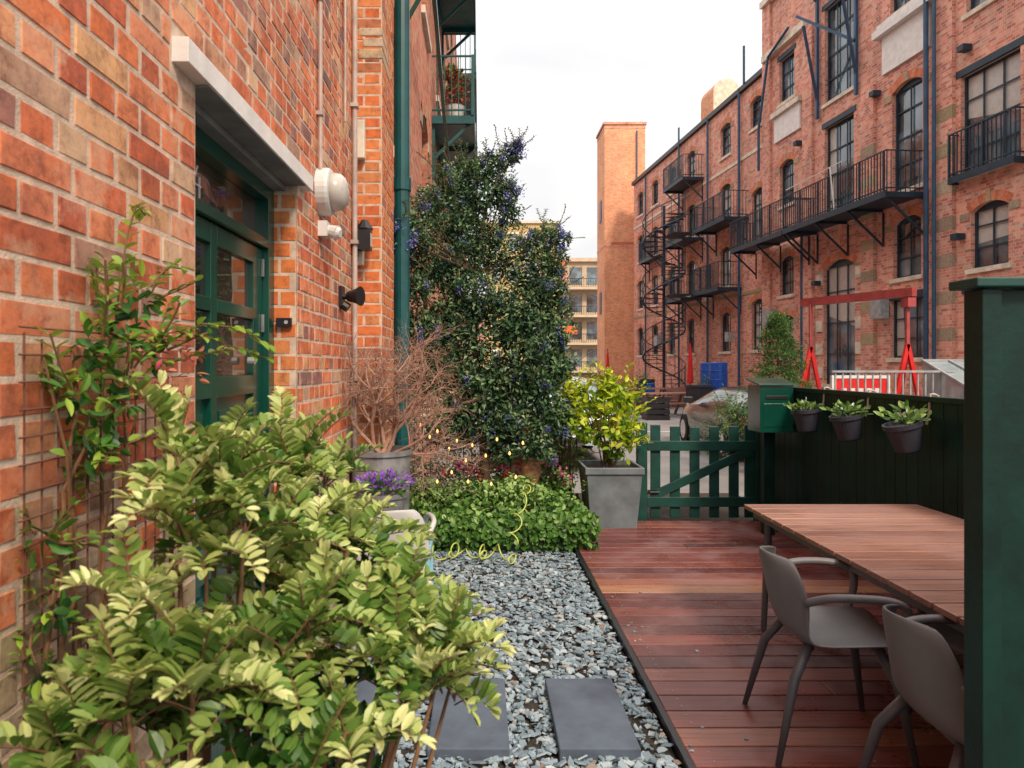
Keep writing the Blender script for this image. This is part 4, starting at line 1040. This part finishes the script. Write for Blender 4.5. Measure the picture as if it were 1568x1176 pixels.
# ------------------------------------------------------------ street props
def barrel(x,y,z=-.05):
    b=MB(); b.lathe([(.26,0),(.285,.02),(.29,.28),(.30,.30),(.29,.32),(.29,.58),(.30,.60),(.29,.62),(.285,.86),(.26,.88),(.25,.87)],0,0,20); b.build('plastic_barrel',[m_bluebar],None,Matrix.Translation((x,y,z)))
barrel(8.2,24.5);barrel(8.5,25.4,.83) ;barrel(8.5,25.4);barrel(7.4,30);barrel(7.9,22.0);barrel(6.9,19.6);barrel(8.0,22.9,.83);barrel(8.0,22.9)
def bin_(x,y,m,rz=0):
    b=MB(); vs=[(-.24,-.26,.08),(.24,-.26,.08),(.24,.26,.08),(-.24,.26,.08),(-.29,-.34,.95),(.29,-.34,.95),(.29,.32,.95),(-.29,.32,.95)]
    b.add(vs,[(0,3,2,1),(4,5,6,7),(0,1,5,4),(1,2,6,5),(2,3,7,6),(3,0,4,7)]); b.box(-.31,.31,-.37,.30,.96,1.0); b.box(-.28,.28,-.30,.26,1.0,1.04); b.tube([(-.26,.38,.98),(.26,.38,.98)],.018,8)
    for s in (-1,1): b.tube([(s*.22,.26,.11),(s*.30,.26,.11)],.11,14,1)
    bevel(b.build('wheelie_bin',[m,m_black],None,Matrix.Translation((x,y,-.05))@Matrix.Rotation(rz,4,'Z')),.012)
bin_(8.75,21.2,m_green,1.4);bin_(8.9,20.4,m_hpot,1.5);bin_(9.0,19.6,m_bluepipe,1.6);bin_(7.7,31.5,m_black,1.2);bin_(7.0,21.8,m_hpot,.4)
def picnic(x,y,rz=0):
    b=MB()
    for k in range(5): b.box(-.9,.9,-.35+k*.145,-.22+k*.145,.72,.76)
    for s in (-1,1):
        b.box(-.9,.9,s*.7-.13,s*.7+.13,.42,.46)
        for sx in (-.65,.65): b.bar((sx,s*.2,.72),(sx,s*.6,0),.08,.05)
    for sx in (-.6,.6): b.box(sx-.02,sx+.02,-.75,.75,.36,.42)
    b.build('picnic_table',[m_table],None,Matrix.Translation((x,y,-.05))@Matrix.Rotation(rz,4,'Z'))
picnic(6.2,22.5,.3);picnic(6.6,27,.1);picnic(7.1,33,.2)
def crate(x,y,m,s=.5):
    b=MB()
    for k in range(4): b.box(-s/2,s/2,-s/2,-s/2+.02,k*s/4+.01,k*s/4+s/5); b.box(-s/2,s/2,s/2-.02,s/2,k*s/4+.01,k*s/4+s/5); b.box(-s/2,-s/2+.02,-s/2+.021,s/2-.021,k*s/4+.01,k*s/4+s/5); b.box(s/2-.02,s/2,-s/2+.021,s/2-.021,k*s/4+.01,k*s/4+s/5)
    b.box(-s/2+.03,s/2-.03,-s/2+.03,s/2-.03,.0,.03); 
    for a in(-1,1):
        for c in (-1,1): b.box(a*(s/2-.04)-.02,a*(s/2-.04)+.02,c*(s/2-.045)-.02,c*(s/2-.045)+.02,0,s)
    b.build('storage_crate',[m],None,Matrix.Translation((x,y,-.05)))
crate(7.6,22.6,m_red,.6);crate(5.4,21,m_black,.7);crate(8.0,27.5,m_table,.8);crate(6.0,31,m_iron,.8);crate(6.6,20.8,m_wplast,.5);crate(7.3,20.6,m_table,.5);crate(6.2,19.4,m_red,.45)
def parasol(x,y,m):
    b=MB(); b.tube([(0,0,0),(0,0,2.6)],.025,8,1); b.lathe([(.02,.95),(.13,1.0),(.10,1.5),(.07,2.1),(.02,2.55)],0,0,10,0); b.lathe([(.25,0),(.25,.06),(.03,.08)],0,0,16,1)
    b.build('closed_parasol',[m,m_iron],None,Matrix.Translation((x,y,-.05)))
parasol(8.1,26.3,m_red); parasol(7.2,38.5,m_red)
for (x,y) in ((5.7,24),(6.9,29.5),(7.5,23.0)): shrub('potted_street_plant',[(x,y,.75,.3),(x+.1,y,1.05,.22)],m_mix,.09,.4,sh=4,dens=500); b=MB(); b.lathe([(.18,-.05),(.24,.45),(.25,.47),(.2,.47)],x,y,16); b.build('plant_tub',[m_hpot])
b=MB()
def aframe(x,y):
    ap=Vector((x,y,1.95))
    for s in (-1,1): b.bar(ap,(x+s*.42,y,-.04),.06,.06,0)
    b.bar(ap,(x+.05,y+.5,-.04),.05,.05,0); b.bar((x-.2,y,1.0),(x+.2,y,1.0),.04,.04,0)
    b.box(x-.025,x+.025,y-.026,y+.024,1.9,2.74,1)
aframe(6.95,11.1); aframe(6.15,12.7)
b.bar((7.0,11.0,2.79),(6.1,12.9,2.79),.12,.14,1); b.box(6.90,7.03,11.0,11.2,2.55,2.70,1)
b.build('hoist_gantry',[m_red,m_redb])
e=empty('potted_conifer',(4.45,10.2,-.05))
b=MB(); b.lathe([(.2,0),(.26,.42),(.28,.43),(.28,.47),(.25,.47)],0,0,20); b.build('tub',[m_terra],e)
b=MB(); b.tube([(0,0,.45),(0,0,2.35)],[.03,.006],7,1)
for k in range(270):
    t=R(); z=.75+1.65*t; r=.52*(1-t)**.7+.04; a=U(0,6.28); rr=r*U(.4,1.1)
    clump_leaves(b,(rr*math.cos(a),rr*math.sin(a),z),.09,42,.055,.22,0,DIA,.5+.25*(rr/r-.6),.4,.7,.1)
b.build('needles',[m_con,m_twig],e)
b=MB()
for k in range(16): b.box(5.2+k*.11,5.22+k*.11,10.0,10.02,-.05,1.5)
b.box(5.15,6.95,9.98,10.04,1.5,1.53); b.box(5.15,6.95,9.99,10.03,.1,.13)
b.build('grey_railing',[m_grey])
b=MB(); b.box(-.4,.4,-.02,.02,0.9,1.45,0); b.box(-.45,.45,-.03,.03,1.452,1.50,1); b.box(-.45,-.4,-.03,.03,0,1.45,1);b.box(.4,.45,-.03,.03,0,1.45,1)
for k in range(5): b.box(-.3+k*.13,-.22+k*.13,-.024,-.0205,1.05,1.3,1)
b.build('red_notice_board',[m_red,m_white],None,Matrix.Translation((5.9,10.6,-.05)))
b=MB()
b.box(6.75,8.4,9.0,10.4,-.05,1.05,0)
b.add([(6.75,9,1.1),(8.4,9,1.1),(8.4,10.4,1.66),(6.75,10.4,1.66)],[(0,1,2,3)],1); b.add([(6.75,9,1.05),(6.75,9,1.1),(6.75,10.4,1.66),(6.75,10.4,1.05)],[(0,1,2,3)],1)
for k in range(5):
    x=6.75+k*.4; b.bar((x,8.98,1.12),(x,10.42,1.685),.03,.03,2)
b.bar((6.73,9,1.11),(8.4,9,1.11),.03,.04,2); b.bar((6.73,10.41,1.68),(8.4,10.41,1.68),.03,.04,2)
b.build('cold_frame',[m_brick_low,m_cf,m_grey])
shrub('street_planting',[(3.3,9.5,.6,.35),(3.9,9.8,.7,.35),(4.0,10.6,.85,.3),(3.5,9.2,.95,.25)],m_mix,.06,.4,sh=6,dens=900)
e=empty('balcony_plant',(-.45,12.4,6.02))
b=MB(); b.lathe([(.13,0),(.18,.28),(.19,.28),(.16,.27)],0,0,14); b.build('pot',[m_wplast],e)
b=MB()
for c in ((0,0,.5,.22),(.05,0,.75,.2),(-.1,0,.9,.15)): clump_leaves(b,c[:3],c[3],90,.09,.5,0,DIA,.5,.4); clump_leaves(b,c[:3],c[3],90,.08,.6,1,DIA,.5,.4)
b.build('leaves',[m_mix,m_rfl],e)

# ------------------------------------------------------------ world & light
wd=bpy.data.worlds.new('World'); sc.world=wd; wd.use_nodes=True; nt=wd.node_tree
bg=nt.nodes['Background']; bg.inputs['Strength'].default_value=.15
sky=N(nt,'ShaderNodeTexSky'); sky.sky_type='NISHITA'; sky.sun_disc=False
EL=44; AZ=156
sky.sun_elevation=math.radians(EL); sky.sun_rotation=math.radians(AZ)
sky.air_density=1.0; sky.dust_density=2
tc=N(nt,'ShaderNodeTexCoord'); mp=N(nt,'ShaderNodeMapping'); mp.inputs['Scale'].default_value=(1,1,2.2); nt.links.new(tc.outputs['Generated'],mp.inputs[0])
nz=N(nt,'ShaderNodeTexNoise'); nz.inputs['Scale'].default_value=2.3; nz.inputs['Detail'].default_value=4; nz.inputs['Roughness'].default_value=.5; nz.inputs['Distortion'].default_value=.5; nt.links.new(mp.outputs[0],nz.inputs['Vector'])
cl=ramp(nt,nz.outputs['Fac'],[(.36,(6.4,6.35,6.45)),(.5,(7.4,7.25,7.15)),(.62,(8.1,7.9,7.7))])
sx=N(nt,'ShaderNodeSeparateXYZ'); nt.links.new(tc.outputs['Generated'],sx.inputs[0])
# overcast luminance: brighter overhead than near the horizon
zr=ramp(nt,sx.outputs[2],[(0,(1.0,.97,.93)),(.42,(1,1,1)),(.75,(1.95,1.9,1.82)),(1,(2.3,2.25,2.15))])
cl=mixc(nt,1.0,cl,zr,'MULTIPLY')
mx=mixc(nt,.90,sky.outputs[0],cl)
nt.links.new(mx,bg.inputs['Color'])
sl=bpy.data.lights.new('sun','SUN'); sl.energy=3.2; sl.angle=math.radians(11); sl.color=(1,.83,.64)
so=bpy.data.objects.new('sun',sl); sc.collection.objects.link(so)
sr=math.radians(AZ); v=Vector((math.sin(sr)*math.cos(math.radians(EL)),math.cos(sr)*math.cos(math.radians(EL)),math.sin(math.radians(EL))))
so.rotation_euler=v.to_track_quat('Z','Y').to_euler()
sc.view_settings.view_transform='Standard'; sc.view_settings.look='None'; sc.view_settings.exposure=0

cd=bpy.data.cameras.new('camera'); cam=bpy.data.objects.new('camera',cd); sc.collection.objects.link(cam)
cam.location=(0,0,1.6); cam.rotation_euler=(math.radians(90),0,0)
cd.lens=24; cd.sensor_width=36; cd.shift_x=.03125; cd.shift_y=-.0179; cd.clip_start=.05; cd.clip_end=1000
cd.dof.use_dof=True; cd.dof.focus_distance=5.0; cd.dof.aperture_fstop=6.3
sc.camera=cam
print('verts',sum(len(m.vertices) for m in bpy.data.meshes))
